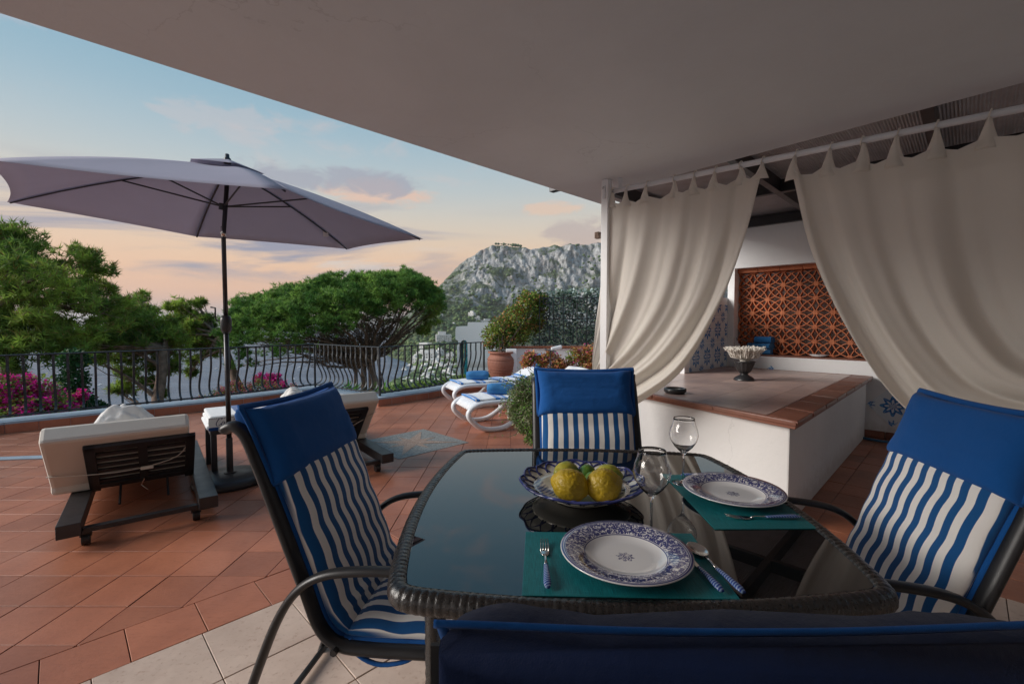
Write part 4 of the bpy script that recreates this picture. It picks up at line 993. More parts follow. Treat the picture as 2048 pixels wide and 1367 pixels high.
# ================================================================ dining chairs
def chair(label, O, yaw, drop=0.):
    t = thing('dining_chair', label, 'chair', (O[0], O[1], 0), yaw, 'cushioned garden armchairs round the table')
    path = catmull([(.275, 0, .405), (.25, 0, .425), (.10, 0, .418), (-.08, 0, .412), (-.17, 0, .42), (-.225, 0, .465), (-.27, 0, .58), (-.335, 0, .75), (-.395, 0, .905), (-.43, 0, .985), (-.465, 0, 1.012), (-.495, 0, 1.002)], 46)
    for y in (-.232, .232): MB().tube([p + Vector((0, y, 0)) for p in path], .0205, 10, flat=(.75, 1.25), up=(0, 1, 0)).build('side_frame', M['chairframe'], t, smooth=True)
    MB().grid(lambda a, b: path[2 + round(b*41)] + Vector((0, (a-.5)*.455, .004 - .010*math.sin(a*math.pi))), 10, 42).build('sling', M['chairframe'], t, smooth=True, solid=.003)
    for i in (1, 44): MB().tube([path[i] + Vector((0, -.232, 0)), path[i] + Vector((0, .232, 0))], .013, 8).build('cross_bar', M['chairframe'], t, smooth=True)
    for y in (-.270, .270):
        arm = catmull([(-.52, y, .0), (-.46, y, .16), (-.385, y, .36), (-.325, y, .50), (-.265, y, .585), (-.185, y, .632), (-.06, y, .650), (.08, y, .652), (.19, y, .640), (.245, y, .59), (.262, y, .48), (.272, y, .25), (.285, y, .0)], 60)
        MB().tube(arm, .0145, 10, flat=(1.3, .8)).build('armrest', M['chairframe'], t, smooth=True)
        for x, z in ((-.17, .418), (.20, .422)):
            MB().tube([(x, y*.88, z), (x, y, z+(.0 if x > 0 else .0))], .01, 6).build('joint', M['chairframe'], t)
    for x in (-.50, .28): MB().tube([(x, -.270, .02 if x < 0 else .10), (x, .270, .02 if x < 0 else .10)], .011, 8).build('stretcher', M['chairframe'], t, smooth=True)
    # cushions follow the frame: position along the path by arc length
    ln = [0.]
    for i in range(1, len(path)): ln.append(ln[-1] + (path[i]-path[i-1]).length)
    def along(s_):
        s_ = max(0, min(ln[-1]-1e-6, s_)); i = max(k for k in range(len(ln)-1) if ln[k] <= s_); f = (s_-ln[i])/(ln[i+1]-ln[i])
        p = path[i].lerp(path[i+1], f); a0, a1 = max(i-1, 0), min(i+2, len(path)-1); tg = (path[a1]-path[a0]).normalized(); return p, tg, Vector((tg.z, 0, -tg.x)) if False else Vector((-tg.z*-1, 0, tg.x*-1))
    rs = random.Random(sum(map(ord, label)))
    def pad(s0, s1, th_, base, W=.43, quilt=0, flange=.0, name='back_cushion', mat='striped', low=.2, wrinkle=.004):
        off = rs.uniform(0, 40)
        def f(a, b):
            ang = a*2*math.pi; ca, sa = math.cos(ang), math.sin(ang)
            # section across the width is a superellipse; b runs along the path
            x = math.copysign(abs(ca)**.45, ca); z = math.copysign(abs(sa)**.75, sa)
            e_ = abs(2*b-1); k = max(0., 1 - e_**7)**.42
            s_ = s0 + (s1-s0)*b; p, tg, nn = along(s_)
            if nn.dot(Vector((.5, 0, .9))) < 0: nn = -nn
            q_ = 1.
            if quilt: q_ = 1 - .13*abs(math.cos(math.pi*b*quilt))**3 
            wv = float(vnoise(np.array([x*4+off]), np.array([b*9.]))[0]) - .5
            tt = th_*k*q_
            y = x*W/2*(1 - .010*math.cos(math.pi*(2*b-1))*1.0 + .012*e_**6)
            h_ = (z*(1 if z > 0 else low)*tt + wv*wrinkle*(1 if z > 0 else .4)) + base
            return p + nn*h_ + Vector((0, y, 0))
        mb = MB(); mb.grid(f, 44, 44, wrap=True); return mb.build(name, M[mat], t, smooth=True)
    LT = ln[-1]
    pad(.0, .455, .045, .022, quilt=3, name='seat_cushion')
    pad(.44, LT-.165, .045, .022, quilt=5, name='back_cushion')
    # blue border under the cushions
    pad(.0, .46, .016, .010, W=.45, name='cushion_border', mat='blue'); pad(.45, LT-.165, .016, .010, W=.45, name='cushion_border', mat='blue')
    # head pillow, an envelope that also wraps the back of the frame
    i0 = LT-.235; off = rs.uniform(0, 30)
    def hp(a, b):
        ang = a*2*math.pi; ca, sa = math.cos(ang), math.sin(ang); x = math.copysign(abs(ca)**.32, ca); z = math.copysign(abs(sa)**.6, sa)
        p0, tg, nn = along(i0); tg = Vector((-.375, 0, .927)); nn = Vector((.927, 0, .375)); q = b*(.224 + drop) - drop; e_ = abs(2*b-1); k = max(0., 1-e_**9)**.4
        wv = float(fbm(np.array([x*2.2+off]), np.array([b*3.1]), 0., 5, .6)[0]) - .5; wv += .35*(abs(float(fbm(np.array([x*3.4+off]), np.array([b*1.6]), 7., 3)[0]) - .5)*2 - .3)
        w = (.224 if not drop else .230) + .006*e_**4 - .004*math.cos(math.pi*(b-.5)*2)
        dz = .012*abs(x)**10*max(0, b-.8)/.2 - .007*(1-x*x)*(b > .5)*(2*b-1)
        front = .074 - .004*b; back = -.040 if not drop else -.100
        h_ = ((front if z > 0 else -back)*z*(.25+.75*k) ) + wv*.026*(1-.5*abs(x)**3)
        return p0 + tg*(q + dz + wv*.006*b) + nn*h_ + Vector((0, x*w, 0))
    mb = MB(); mb.grid(hp, 64, 36, wrap=True); nv = 36
    mb.f.append(tuple(i*nv for i in range(64))[::-1]); mb.f.append(tuple(i*nv + nv-1 for i in range(64))); mb.m += [0, 0]
    mb.build('head_pillow', M['shadeblue' if drop else 'blue'], t, smooth=True)
    # piped seam along the pillow's upper edge and sides
    p0, tg, nn = along(i0); tg = Vector((-.375, 0, .927)); nn = Vector((.927, 0, .375)); e_ = []
    mb = MB(); 
    pts = [p0 + tg*q + Vector((0, y, 0)) + nn*.018 for q, y in [(.01, -.228), (.09, -.230), (.19, -.234), (.231, -.240), (.236, -.235), (.228, -.1), (.226, 0), (.228, .1), (.236, .235), (.231, .240), (.19, .234), (.09, .230), (.01, .228)]]
    vs = []
    for i, p in enumerate(catmull(pts, 70)): vs.append(p)
    mb.tube(vs, .007 if not drop else .0035, 6, flat=(1.4, .6)); mb.build('flange', M['blue'], t, smooth=True)
    MB().box(p0 + tg*.19 + Vector((0, .240, 0)) + nn*.01, (.004, .022, .045)).build('care_tag', M['black'], t)
    # ties at the bend
    for y in (-.222, .222):
        p, tg, nn = along(.43); MB().tube(catmull([p + Vector((.0, y, .015)), p + Vector((.03, y*1.10, -.01)), p + Vector((.09, y*1.12, -.03)), p + Vector((.16, y*1.1, -.02)), p + Vector((.20, y*1.05, .0))], 16), .005, 5, flat=(1.5, .6)).build('tie', M['blue'], t, smooth=True)
    return t
chair('striped cushioned armchair at the left end of the table, its side to us', (-.275, 1.42), R(-7))
chair('striped cushioned armchair facing us across the far side of the table', (.355, 1.80), R(-90))
chair('striped cushioned armchair at the right edge under the curtain, turned left', (.925, 1.37), R(172))
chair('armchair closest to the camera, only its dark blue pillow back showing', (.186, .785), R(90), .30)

# ================================================================ dining table
TZ = .755
def pt_(px, py): return PZ(px, py, TZ)
cs = [pt_(772, 1186), pt_(1812, 1192), pt_(1410, 906), pt_(921, 898)]     # NL NR FR FL
ctr = sum(cs, Vector())/4
tab = thing('dining_table', 'square black glass dining table edged in black wrapped rattan', 'table', (ctr.x, ctr.y, 0))
bul = [.052, .058, .045, .058]; rim = []
for i in range(4):
    a, b = cs[i], cs[(i+1) % 4]; d = b-a; nrm = Vector((d.y, -d.x, 0)).normalized()
    for k in range(150):
        s_ = k/150; rim.append(a.lerp(b, s_) + nrm*bul[i]*(1-(2*s_-1)**2))
def smooth_closed(P, n):
    for _ in range(n): P = [(P[i-1] + P[i]*2 + P[(i+1) % len(P)])/4 for i in range(len(P))]
    return P
rim = smooth_closed(rim, 45)
def shift(P, d): 
    out = []
    for i in range(len(P)):
        t = (P[(i+1) % len(P)] - P[i-1]).normalized(); out.append(P[i] + Vector((-t.y, t.x, 0))*d)
    return out
mid_ = shift(rim, .020)
# resample evenly, give it a wrapped profile
Ls = [0.]
for i in range(len(mid_)): Ls.append(Ls[-1] + (mid_[(i+1) % len(mid_)] - mid_[i]).length)
tot = Ls[-1]; nw = int(tot/.0165); sub_ = 6; pts = []; rs_ = []; j = 0; rr2 = random.Random(5); amp = [rr2.uniform(.6, 1.3) for _ in range(nw)]
for k in range(nw*sub_):
    s_ = k*tot/(nw*sub_)
    while Ls[j+1] < s_: j += 1
    f = (s_-Ls[j])/(Ls[j+1]-Ls[j]); p = mid_[j].lerp(mid_[(j+1) % len(mid_)], f); pts.append(p + Vector((0, 0, -.021)))
    ph_ = (k % sub_)/sub_; rs_.append(.0232 + .0013*amp[(k//sub_) % nw]*(math.sin(ph_*math.pi)**.6))
mb = MB(); mb.tube(pts, rs_, 14, closed=True, flat=(1, 1.05)); rimo = mb.build('rattan_rim', M['rattan'], tab, smooth=True, world=True)
gl = shift(rim, .036)[::4]; MB().prism([(p.x, p.y) for p in gl], TZ-.010, TZ-.002).build('glass_top', M['tabletop'], tab, world=True, bevel=.0015)
gl2 = shift(rim, .03)[::6]; MB().prism([(p.x, p.y) for p in gl2], TZ-.030, TZ-.012).build('under_frame', M['chairframe'], tab, world=True)
for i in range(4):
    p = cs[i].lerp(ctr, .16); mb = MB(); k_ = 60
    mb.tube([Vector((p.x, p.y, z)) for z in np.linspace(.0, TZ-.03, k_)], [.022 + .0015*(q % 2) for q in range(k_)], 10); mb.build('leg', M['rattan'], tab, smooth=True, world=True)

# place settings
def placemat(label, poly): 
    c = cen(poly); o = MB().prism([(p[0]-c[0], p[1]-c[1]) for p in poly], 0, .0022).build('placemat', M['mat'], bevel=.0006); o.location = (c[0], c[1], TZ-.0018); return tag(o, label, 'placemat')
placemat('teal woven placemat under the nearer plate', [(.020, .885), (.449, .872), (.462, 1.150), (.036, 1.160)])
m2 = placemat('teal woven placemat under the farther plate on the right side', [(-.145, -.213), (.145, -.209), (.150, .209), (-.140, .213)]); m2.location = (.682, 1.388, TZ-.0018)
PLP = [(0, .004), (.062, .004), (.066, 0), (.074, 0), (.078, .005), (.090, .010), (.100, .0165), (.134, .0215), (.1455, .0235), (.1475, .0255), (.146, .0275), (.134, .0258), (.100, .0205), (.090, .0145), (.080, .0088), (.06, .0075), (0, .0075)]
def plate(label, c, rz):
    o = MB().lathe(PLP, 96).build('plate', M['plate'], smooth=True); o.location = (c[0], c[1], TZ+.0008); o.rotation_euler = (0, 0, rz); return tag(o, label, 'plate')
plate('blue floral rimmed plate nearest us with fork, knife and spoon beside it', (.259, 1.018), .3)
plate('blue floral rimmed plate on the right, behind the two wine glasses', (.690, 1.400), 1.6)
GP = [(0, 0), (.036, .0005), (.037, .0015), (.020, .004), (.007, .008), (.0036, .016), (.0031, .05), (.0031, .085), (.0042, .098), (.012, .108), (.030, .126), (.0435, .148), (.0470, .166), (.0435, .184), (.0375, .200), (.0345, .214), (.0338, .222),
      (.0330, .222), (.0335, .214), (.0365, .200), (.0424, .184), (.0459, .166), (.0424, .148), (.0290, .1275), (.011, .110), (0, .106)]
gpr = []
for i in range(len(GP)-1):
    gpr.append(GP[i])
    if 10 <= i <= 15 or 18 <= i <= 23: gpr.append(((GP[i][0]+GP[i+1][0])/2*1.006, (GP[i][1]+GP[i+1][1])/2))
gpr.append(GP[-1])
def wineglass(label, c):
    o = MB().lathe(gpr, 48).build('wine_glass', M['glass'], smooth=True); o.location = (c.x, c.y, TZ+.0006); return tag(o, label, 'wine glass')
wineglass('empty wine glass in the middle of the table, behind the nearer plate', PZ(1302, 1072, TZ))
wineglass('empty wine glass further back on the corner of the right placemat', PZ(1366, 966, TZ))
def cutlery(kind, label, x, y, rz, z=TZ+.0012):
    t = thing(kind, label, 'cutlery', (x, y, z), rz)
    h = [(-.105, 0, .007), (-.09, 0, .0085), (-.05, 0, .008), (-.02, 0, .006), (-.012, 0, .0055)]
    MB().tube(h, [.0055, .0085, .0068, .0055, .0045], 12, flat=(1, .55)).build('handle', M['handle'], t, smooth=True)
    mb = MB(); z0 = .0055
    if kind == 'fork':
        mb.tube([(-.014, 0, z0), (.0, 0, z0+.001), (.016, 0, z0+.002), (.03, 0, .0035)], [.004, .003, .0028, .0036], 8, flat=(1, .5))
        mb.tube([(.028, 0, .003), (.036, 0, .0025), (.048, 0, .0022), (.053, 0, .0025)], [.004, .0105, .0115, .0112], 10, flat=(1, .13))
        for q in (-1.5, -.5, .5, 1.5): mb.tube([(.05, q*.0062, .0025), (.075, q*.006, .0045), (.098, q*.0055, .0095)], [.0021, .0017, .0009], 6, flat=(1, .7))
    elif kind == 'knife':
        mb.add([(-.012, -.0045, .0035), (.10, -.006, .0035), (.118, .001, .0035), (.10, .0055, .0035), (-.012, .0045, .0035), (-.012, -.0045, .005), (.10, -.006, .005), (.118, .001, .005), (.10, .0055, .005), (-.012, .0045, .005)],
               [(5, 6, 7, 8, 9), (4, 3, 2, 1, 0), (0, 1, 6, 5), (1, 2, 7, 6), (2, 3, 8, 7), (3, 4, 9, 8), (4, 0, 5, 9)])
    else:
        mb.tube([(-.014, 0, z0), (.0, 0, z0+.001), (.016, 0, z0+.003), (.034, 0, .006)], [.004, .003, .0028, .0032], 8, flat=(1, .5))
        def bw_(a, b):
            th_ = a*2*math.pi; r_ = b; x = .066 + .034*r_*math.cos(th_)*(1 + .08*math.cos(th_)); y = .0215*r_*math.sin(th_)*(1+.05*math.cos(th_)); return Vector((x, y, .0015 + .0065*r_**2.2))
        mb.grid(bw_, 32, 10, wrap=True)
    o = mb.build('blade' if kind == 'knife' else 'head', M['steel'], t, smooth=(kind != 'knife'))
    if kind == 'spoon': o.modifiers.new('solid', 'SOLIDIFY').thickness = .001
    return t
cutlery('fork', 'fork with blue striped handle left of the nearer plate', .076, 1.003, R(88))
cutlery('knife', 'knife with blue striped handle right of the nearer plate, partly under its rim', .410, .990, R(95))
cutlery('spoon', 'spoon with blue striped handle at the right end of the nearer placemat', .447, .985, R(97))
cutlery('fork', 'fork with blue striped handle in front of the farther plate', .690, 1.236, R(178))
cutlery('knife', 'knife with blue striped handle just behind the farther plate', .700, 1.578, R(2))

# fruit bowl: solid well, rim of interlaced loops
BC = Vector((.216, 1.400, TZ))
bowl = thing('fruit_bowl', 'white and blue ceramic bowl with an openwork looped rim holding lemons', 'bowl', BC)
MB().lathe([(0, .004), (.078, .004), (.083, 0), (.09, 0), (.093, .006), (.125, .018), (.150, .029), (.154, .033), (.150, .0365), (.125, .026), (.09, .014), (.05, .0105), (0, .010)], 72).build('well', M['bowl'], bowl, smooth=True)
rp_ = [Vector((math.cos(a)*(.188 + .0035*math.cos(12*a)), math.sin(a)*(.188 + .0035*math.cos(12*a)), .054 + .0025*math.cos(12*a))) for a in [2*math.pi*k/144 for k in range(144)]]
MB().tube(rp_, .0040, 8, closed=True).build('rim', M['bluelaze'], bowl, smooth=True)
inner = simple('bowl_glaze', (.66, .64, .58), .12, var=.05)
for k in range(24):
    a0 = 2*math.pi*k/24
    pts = [Vector((math.cos(a0 + da)*r_, math.sin(a0+da)*r_, z)) for da, r_, z in ((-.17, .150, .034), (-.12, .168, .043), (0., .184, .0535), (.12, .168, .043), (.17, .150, .034))]
    MB().tube(catmull(pts, 14), .0042, 6).build('loop', M['bluelaze'] if k % 2 else M['bluelaze'], bowl, smooth=True)
mb = MB(); mb.lathe([(.148, .031), (.168, .040), (.1865, .0505), (.1875, .054), (.168, .0437), (.149, .036)], 96)
keep = []                                     # openwork: leave every other stretch of the flange open
for fi, f in enumerate(mb.f[:-2]):
    c_ = sum((mb.v[i] for i in f), Vector())/4; a = math.degrees(math.atan2(c_.y, c_.x)) % 30; keep.append((f, False))
mb2 = MB(); mb2.add(mb.v, [f for f, h_ in keep if not h_]); mb2.build('flange', inner, bowl, smooth=True)
def fruit(kind, label, cat, c, r, el_, ax, mat, bumpy, seed, nip=1.):
    rng = random.Random(seed); off = rng.uniform(0, 90); bm = bmesh.new(); bmesh.ops.create_icosphere(bm, subdivisions=5, radius=1.)
    A = np.array([v.co[:] for v in bm.verts]); n1 = fbm(A[:, 0]*8+off, A[:, 1]*8, A[:, 2]*8, 3); rid = 1-np.abs(2*n1-1); n2 = fbm(A[:, 0]*1.5+off, A[:, 1]*1.5, A[:, 2]*1.5, 2)
    x = A[:, 0]; k = 1 + bumpy*(rid-.6) + .12*(n2-.5); tipx = np.clip((np.abs(x)-.86)/.14, 0, 1)**1.5*.14*nip
    A = A*k[:, None]; A[:, 0] = A[:, 0]*el_ + np.sign(x)*tipx
    for v, a in zip(bm.verts, A): v.co = Vector(a*r)
    me = bpy.data.meshes.new(kind); bm.to_mesh(me); bm.free(); me.materials.append(mat)
    for p_ in me.polygons: p_.use_smooth = True
    o = link(kind, me); o.location = c; o.rotation_euler = ax; return tag(o, label, cat)
lm = lambda px, py, z: PZ(px, py, z)
fruit('lemon', 'large knobbly yellow lemon, front left in the bowl', 'lemon', lm(1140, 970, TZ+.058), .0475, 1.08, (0.3, .25, R(-15)), M['lemon'], .115, 1)
fruit('lemon', 'large knobbly yellow lemon, front right in the bowl', 'lemon', lm(1208, 970, TZ+.058), .0485, 1.05, (0.2, .2, R(195)), M['lemon'], .115, 2)
fruit('lemon', 'smooth lemon turning from green to yellow at the back left of the bowl', 'lemon', lm(1133, 944, TZ+.055), .036, 1.2, (0, .1, R(30)), M['lemongreen'], .02, 3)
fruit('lemon', 'smooth yellow green lemon at the back right of the bowl', 'lemon', lm(1217, 948, TZ+.052), .033, 1.25, (0, 0, R(-25)), M['lemongreen'], .02, 4)
fruit('lime', 'green lime in the middle at the back of the bowl', 'lime', lm(1174, 946, TZ+.050), .028, 1.2, (0, 0, R(60)), M['lime'], .015, 5)
fruit('lime', 'green lime between the two big lemons', 'lime', lm(1186, 960, TZ+.050), .027, 1.15, (0, .3, R(100)), M['lime'], .015, 6)
# things on the counter and in the niche
uc = PZ(1488, 760, .76*S); ur = thing('stone_urn', 'small black fluted pedestal urn on the counter holding white coral', 'urn', uc)
def urn(a, b):
    pr_ = catmull([Vector((r_, 0, z)) for r_, z in ((.098, 0), (.10, .008), (.085, .03), (.045, .055), (.035, .068), (.045, .078), (.068, .11), (.088, .165), (.095, .185), (.104, .19), (.102, .20), (.085, .20), (.05, .19))], 40)
    p = pr_[round(b*39)]; fl = 1 + (.06*abs(math.cos(a*math.pi*14)) if .078 < p.z < .182 else 0); return Vector((math.cos(a*2*math.pi)*p.x*fl, math.sin(a*2*math.pi)*p.x*fl, p.z))
MB().grid(urn, 112, 40, wrap=True).build('bowl', M['black'], ur, smooth=True)
cr = thing('white_coral', 'branching white coral fan standing in the black urn', 'coral', uc + Vector((0, 0, .17))); mb = MB(); rc = random.Random(3)
M['coral'] = simple('coral', (.70, .66, .60), .8, var=.1, bump=.5, bs=120)
for k in range(230):
    a = rc.uniform(0, 2*math.pi); r_ = .185*math.sqrt(rc.uniform(.02, 1)); x, y = r_*math.cos(a), r_*math.sin(a)*.8; zt_ = .12 + .03*r_/.185 + rc.uniform(-.012, .012)
    p1 = Vector((x*.25, y*.25, .05)); p2 = Vector((x*.68 + rc.uniform(-.02, .02), y*.68 + rc.uniform(-.02, .02), .085 + rc.uniform(-.02, .02))); mb.tube([(x*.08, y*.08, 0), p1, p2, (x, y, zt_)], [.012, .008, .006, .004], 5)
    for q in range(8):
        d = Vector((rc.uniform(-1, 1), rc.uniform(-1, 1), rc.uniform(.2, 1.2))).normalized(); s0 = Vector((x, y, zt_)); mb.tube([s0 - d*.01, s0 + d*rc.uniform(.012, .032)], [.0055, .004], 4)
    
mb.build('branches', M['coral'], cr)
as_ = thing('ashtray', 'round black ashtray on the counter at the curtain edge', 'ashtray', PZ(1350, 786, .76*S + .0))
MB().lathe([(0, 0), (.075, 0), (.092, .02), (.09, .042), (.078, .046), (.07, .03), (.06, .012), (0, .010)], 28).build('dish', M['black'], as_, smooth=True)
def folded(label, c, w, d_, h, rz, col=None):
    o = MB()
    def f(a, b):
        th_ = a*2*math.pi; ca, sa = math.cos(th_), math.sin(th_); return Vector(((b-.5)*w, math.copysign(abs(ca)**.5, ca)*d_/2, math.copysign(abs(sa)**.8, sa)*h/2*(1+.05*math.sin(b*9)) + h/2))
    o.grid(f, 28, 8, wrap=True); o.f.append(tuple(i*8 for i in range(28))[::-1]); o.f.append(tuple(i*8+7 for i in range(28))); o.m += [0, 0]
    o = o.build('folded_towel', col or M['bluetowel'], smooth=False, bevel=.003); o.location = c; o.rotation_euler = (0, 0, rz); return tag(o, label, 'towel')
tz = nbz
def nch(px, dep=.12): p = wp(px, 700); b = (p.x-p.y)/q2; return uv(aW + dep, b, nbz)
folded('folded blue towel at the bottom of the niche stack', nch(1517, .09), .26, .20, .07, R(-40))
folded('folded blue towel in the middle of the niche stack', nch(1517, .09) + Vector((0, 0, .071)), .27, .20, .075, R(-48))
folded('darker small folded blue towel topping the niche stack', nch(1524, .09) + Vector((0, 0, .147)), .20, .18, .085, R(-45), cloth('deep_blue_terry', (.02, .13, .34), .1, 500))
bp = nch(1468, .10); sp_ = thing('soap_pump', 'small white pump bottle standing on a pale tray in the niche corner', 'bottle', bp + Vector((0, 0, .05)))
MB().lathe([(0, 0), (.05, 0), (.055, .03), (.045, .07), (.02, .085), (.014, .09), (.014, .12), (0, .12)], 20).build('body', M['plastic_w'], sp_, smooth=True)
MB().tube([(0, 0, .12), (0, 0, .16), (-.03, 0, .165)], .006, 6).build('pump', M['steel'], sp_)
tr = MB().box((0, 0, .025), (.24, .14, .05)).build('soap_tray', M['plastic_w'], bevel=.01); tr.location = bp; tr.rotation_euler = (0, 0, -R(45)); tag(tr, 'pale tray under the pump bottle in the niche corner', 'tray')
ds = MB().lathe([(0, 0), (.05, .0), (.10, .025), (.098, .029), (.05, .008), (0, .008)], 28).build('shell_dish', M['plastic_w'], smooth=True); ds.location = nch(1636, .06); tag(ds, 'shallow white dish on the niche sill against the pierced blocks', 'dish')
hs = MB().tube(catmull([uv(aW-.16, -.90, .02), uv(aW-.22, -.60, .02), uv(aW-.14, -.3, .02), uv(aW-.2, 0.1, .02), uv(aW-.12, .4, .02)], 30), .014, 8).build('garden_hose', simple('hose_blue', (.03, .13, .24), .5), smooth=True); tag(hs, 'blue garden hose lying along the foot of the wall', 'hose')
HAZE = 0.00012
# ================================================================ vegetation helpers
def unit(n_):
    v = RNG.normal(size=(n_, 3)); return v/np.linalg.norm(v, axis=1)[:, None]
def needle_mesh(name, C_, mat, k=24, ln=.10, w=.006, up=.35, origin=(0, 0, 0), bias=None):
    n_ = len(C_); Cc = np.repeat(C_ - np.asarray(origin), k, 0); d = unit(n_*k); d[:, 2] += up
    if bias is not None: d += np.repeat(bias, k, 0)
    d /= np.linalg.norm(d, axis=1)[:, None]; L_ = ln*RNG.uniform(.55, 1.15, n_*k)[:, None]; s_ = np.cross(d, unit(n_*k)); s_ /= np.linalg.norm(s_, axis=1)[:, None]
    b = Cc + d*L_*.12; V_ = np.stack([b - s_*w, b + s_*w, b + d*L_], 1).reshape(-1, 3); F_ = np.arange(n_*k*3).reshape(-1, 3)
    return np_mesh(name, V_, F_, mat)
def leaf_mesh(name, C_, mat, ln=.05, w=.02, origin=(0, 0, 0), up=.4, fold=.25):
    n_ = len(C_); Cc = C_ - np.asarray(origin); d = unit(n_); d[:, 2] = d[:, 2]*.6 + up*.3; d /= np.linalg.norm(d, axis=1)[:, None]
    r_ = unit(n_); r_[:, 2] = np.abs(r_[:, 2]) + up; s_ = np.cross(d, r_); s_ /= np.linalg.norm(s_, axis=1)[:, None]; nn = np.cross(s_, d)
    L_ = ln*RNG.uniform(.6, 1.25, n_)[:, None]; W_ = w*RNG.uniform(.7, 1.2, n_)[:, None]
    V_ = np.stack([Cc, Cc + d*L_*.5 + s_*W_ + nn*L_*fold*.4, Cc + d*L_, Cc + d*L_*.5 - s_*W_ + nn*L_*fold*.4], 1).reshape(-1, 3)
    F_ = (np.arange(n_)[:, None]*4 + np.array([[0, 1, 2, 3]])); F2 = np.concatenate([F_[:, [0, 1, 2]], F_[:, [0, 2, 3]]]); return np_mesh(name, V_, F2, mat)
def blob_points(c, r, n_, shell=.55, squash=(1, 1, 1)):
    d = unit(n_); rad = RNG.uniform(shell, 1., n_)**.6; p = d*rad[:, None]*np.asarray(r)*np.asarray(squash)
    lump = .78 + .45*fbm(d[:, 0]*2.3 + c[0], d[:, 1]*2.3 + c[1], d[:, 2]*2.3 + c[2], 3)
    return p*lump[:, None] + np.asarray(c)
def branch(mb, a, b, ra, rb, bend=.2, n=8, sides=6, rise=.0):
    a, b = Vector(a), Vector(b); m_ = a.lerp(b, .5) + Vector((random.uniform(-1, 1), random.uniform(-1, 1), random.uniform(-.6, .6)))*bend*(b-a).length*.35 + Vector((0, 0, rise))
    pts = catmull([a, a.lerp(m_, .5)*.6 + a.lerp(b, .25)*.4, m_, b], n)
    j = (b-a).length*.012; pts = [p + Vector((random.uniform(-j, j), random.uniform(-j, j), random.uniform(-j, j))) if 0 < i < n-1 else p for i, p in enumerate(pts)]
    mb.tube(pts, [ra + (rb-ra)*i/(n-1) for i in range(n)], sides, cap=False); return pts

# ---- umbrella pine
D0 = 15.0; UB = PY(742, 762, D0); UF = PY(742, 722, D0)
up_ = thing('umbrella_pine', 'broad flat crowned stone pine with a fan of bare limbs behind the railing', 'tree', (UB.x, UB.y, -2.2))
cxl, cxr = PY(466, 600, D0).x, PY(884, 600, D0).x; cxm = (cxl+cxr)/2; ax_, ay_ = (cxr-cxl)/2, 3.2
topc = [(466, 642), (500, 606), (540, 588), (590, 576), (640, 563), (700, 553), (760, 549), (815, 549), (850, 556), (878, 582), (886, 600)]
botc = [(466, 700), (500, 684), (540, 678), (590, 680), (640, 672), (700, 650), (760, 625), (815, 612), (850, 608), (878, 612), (886, 612)]
def curve_z(cv, x):
    xs = [PY(p[0], p[1], D0).x for p in cv]; zs = [PY(p[0], p[1], D0).z for p in cv]; return np.interp(x, xs, zs)
n_ = 9500; rad = np.sqrt(RNG.uniform(0, 1, n_)); th_ = RNG.uniform(0, 2*np.pi, n_); X = cxm + ax_*rad*np.cos(th_); Yr = ay_*rad*np.sin(th_); e_ = rad**4
zt_ = curve_z(topc, X); zb_ = curve_z(botc, X); wy = np.sqrt(np.clip(1-((X-cxm)/ax_)**2, 0, 1)); ry = np.abs(Yr)/(ay_*wy + 1e-3)
lump = fbm(X*1.4, Yr*1.4, 3., 3)
ztop = zt_ - (zt_-zb_)*.75*ry**3 + (lump-.5)*.55 - .08; thick = (zt_-zb_)*(.55 + .35*lump)
Z = ztop - thick*RNG.uniform(0, 1, n_)**1.6
hole = fbm(X*2.2+9, Yr*2.2, Z*2.2, 3); keep = (hole < .60) | (Z > ztop-.18)
P_ = np.stack([X, D0 + Yr, Z], 1)[keep]
sel = RNG.choice(len(P_), 1150, replace=False); Cl = P_[sel]; rc_ = RNG.uniform(.13, .30, 1150)
dd_ = unit(1150*17); dd_[:, 2] = dd_[:, 2]*.55 + .25; P_ = np.concatenate([np.repeat(Cl, 17, 0) + dd_*np.repeat(rc_, 17)[:, None]*RNG.uniform(.5, 1, 1150*17)[:, None], P_[RNG.choice(len(P_), 2200)]])
link('crown', needle_mesh('crown', P_, M['needle'], 13, .12, .0100, .8, up_.location), up_)
mb = MB(); mb2 = MB(); fork = Vector((UF.x, UF.y, UF.z)); base = Vector((UB.x, UB.y, -2.2)); rng = random.Random(12)
def bz(x): return float(curve_z(botc, x))
for dx_, r_ in ((0, .15), (-.32, .11), (-.62, .07)):
    pts = catmull([base + Vector((dx_*.8, .1*dx_, 0)), base.lerp(fork, .6) + Vector((dx_*.9+.05, 0, 0)), fork + Vector((dx_*.8, 0, .1+abs(dx_)*.25))], 12); mb.tube(pts, [r_*(1.1 - .35*i/11) for i in range(12)], 10, cap=False)
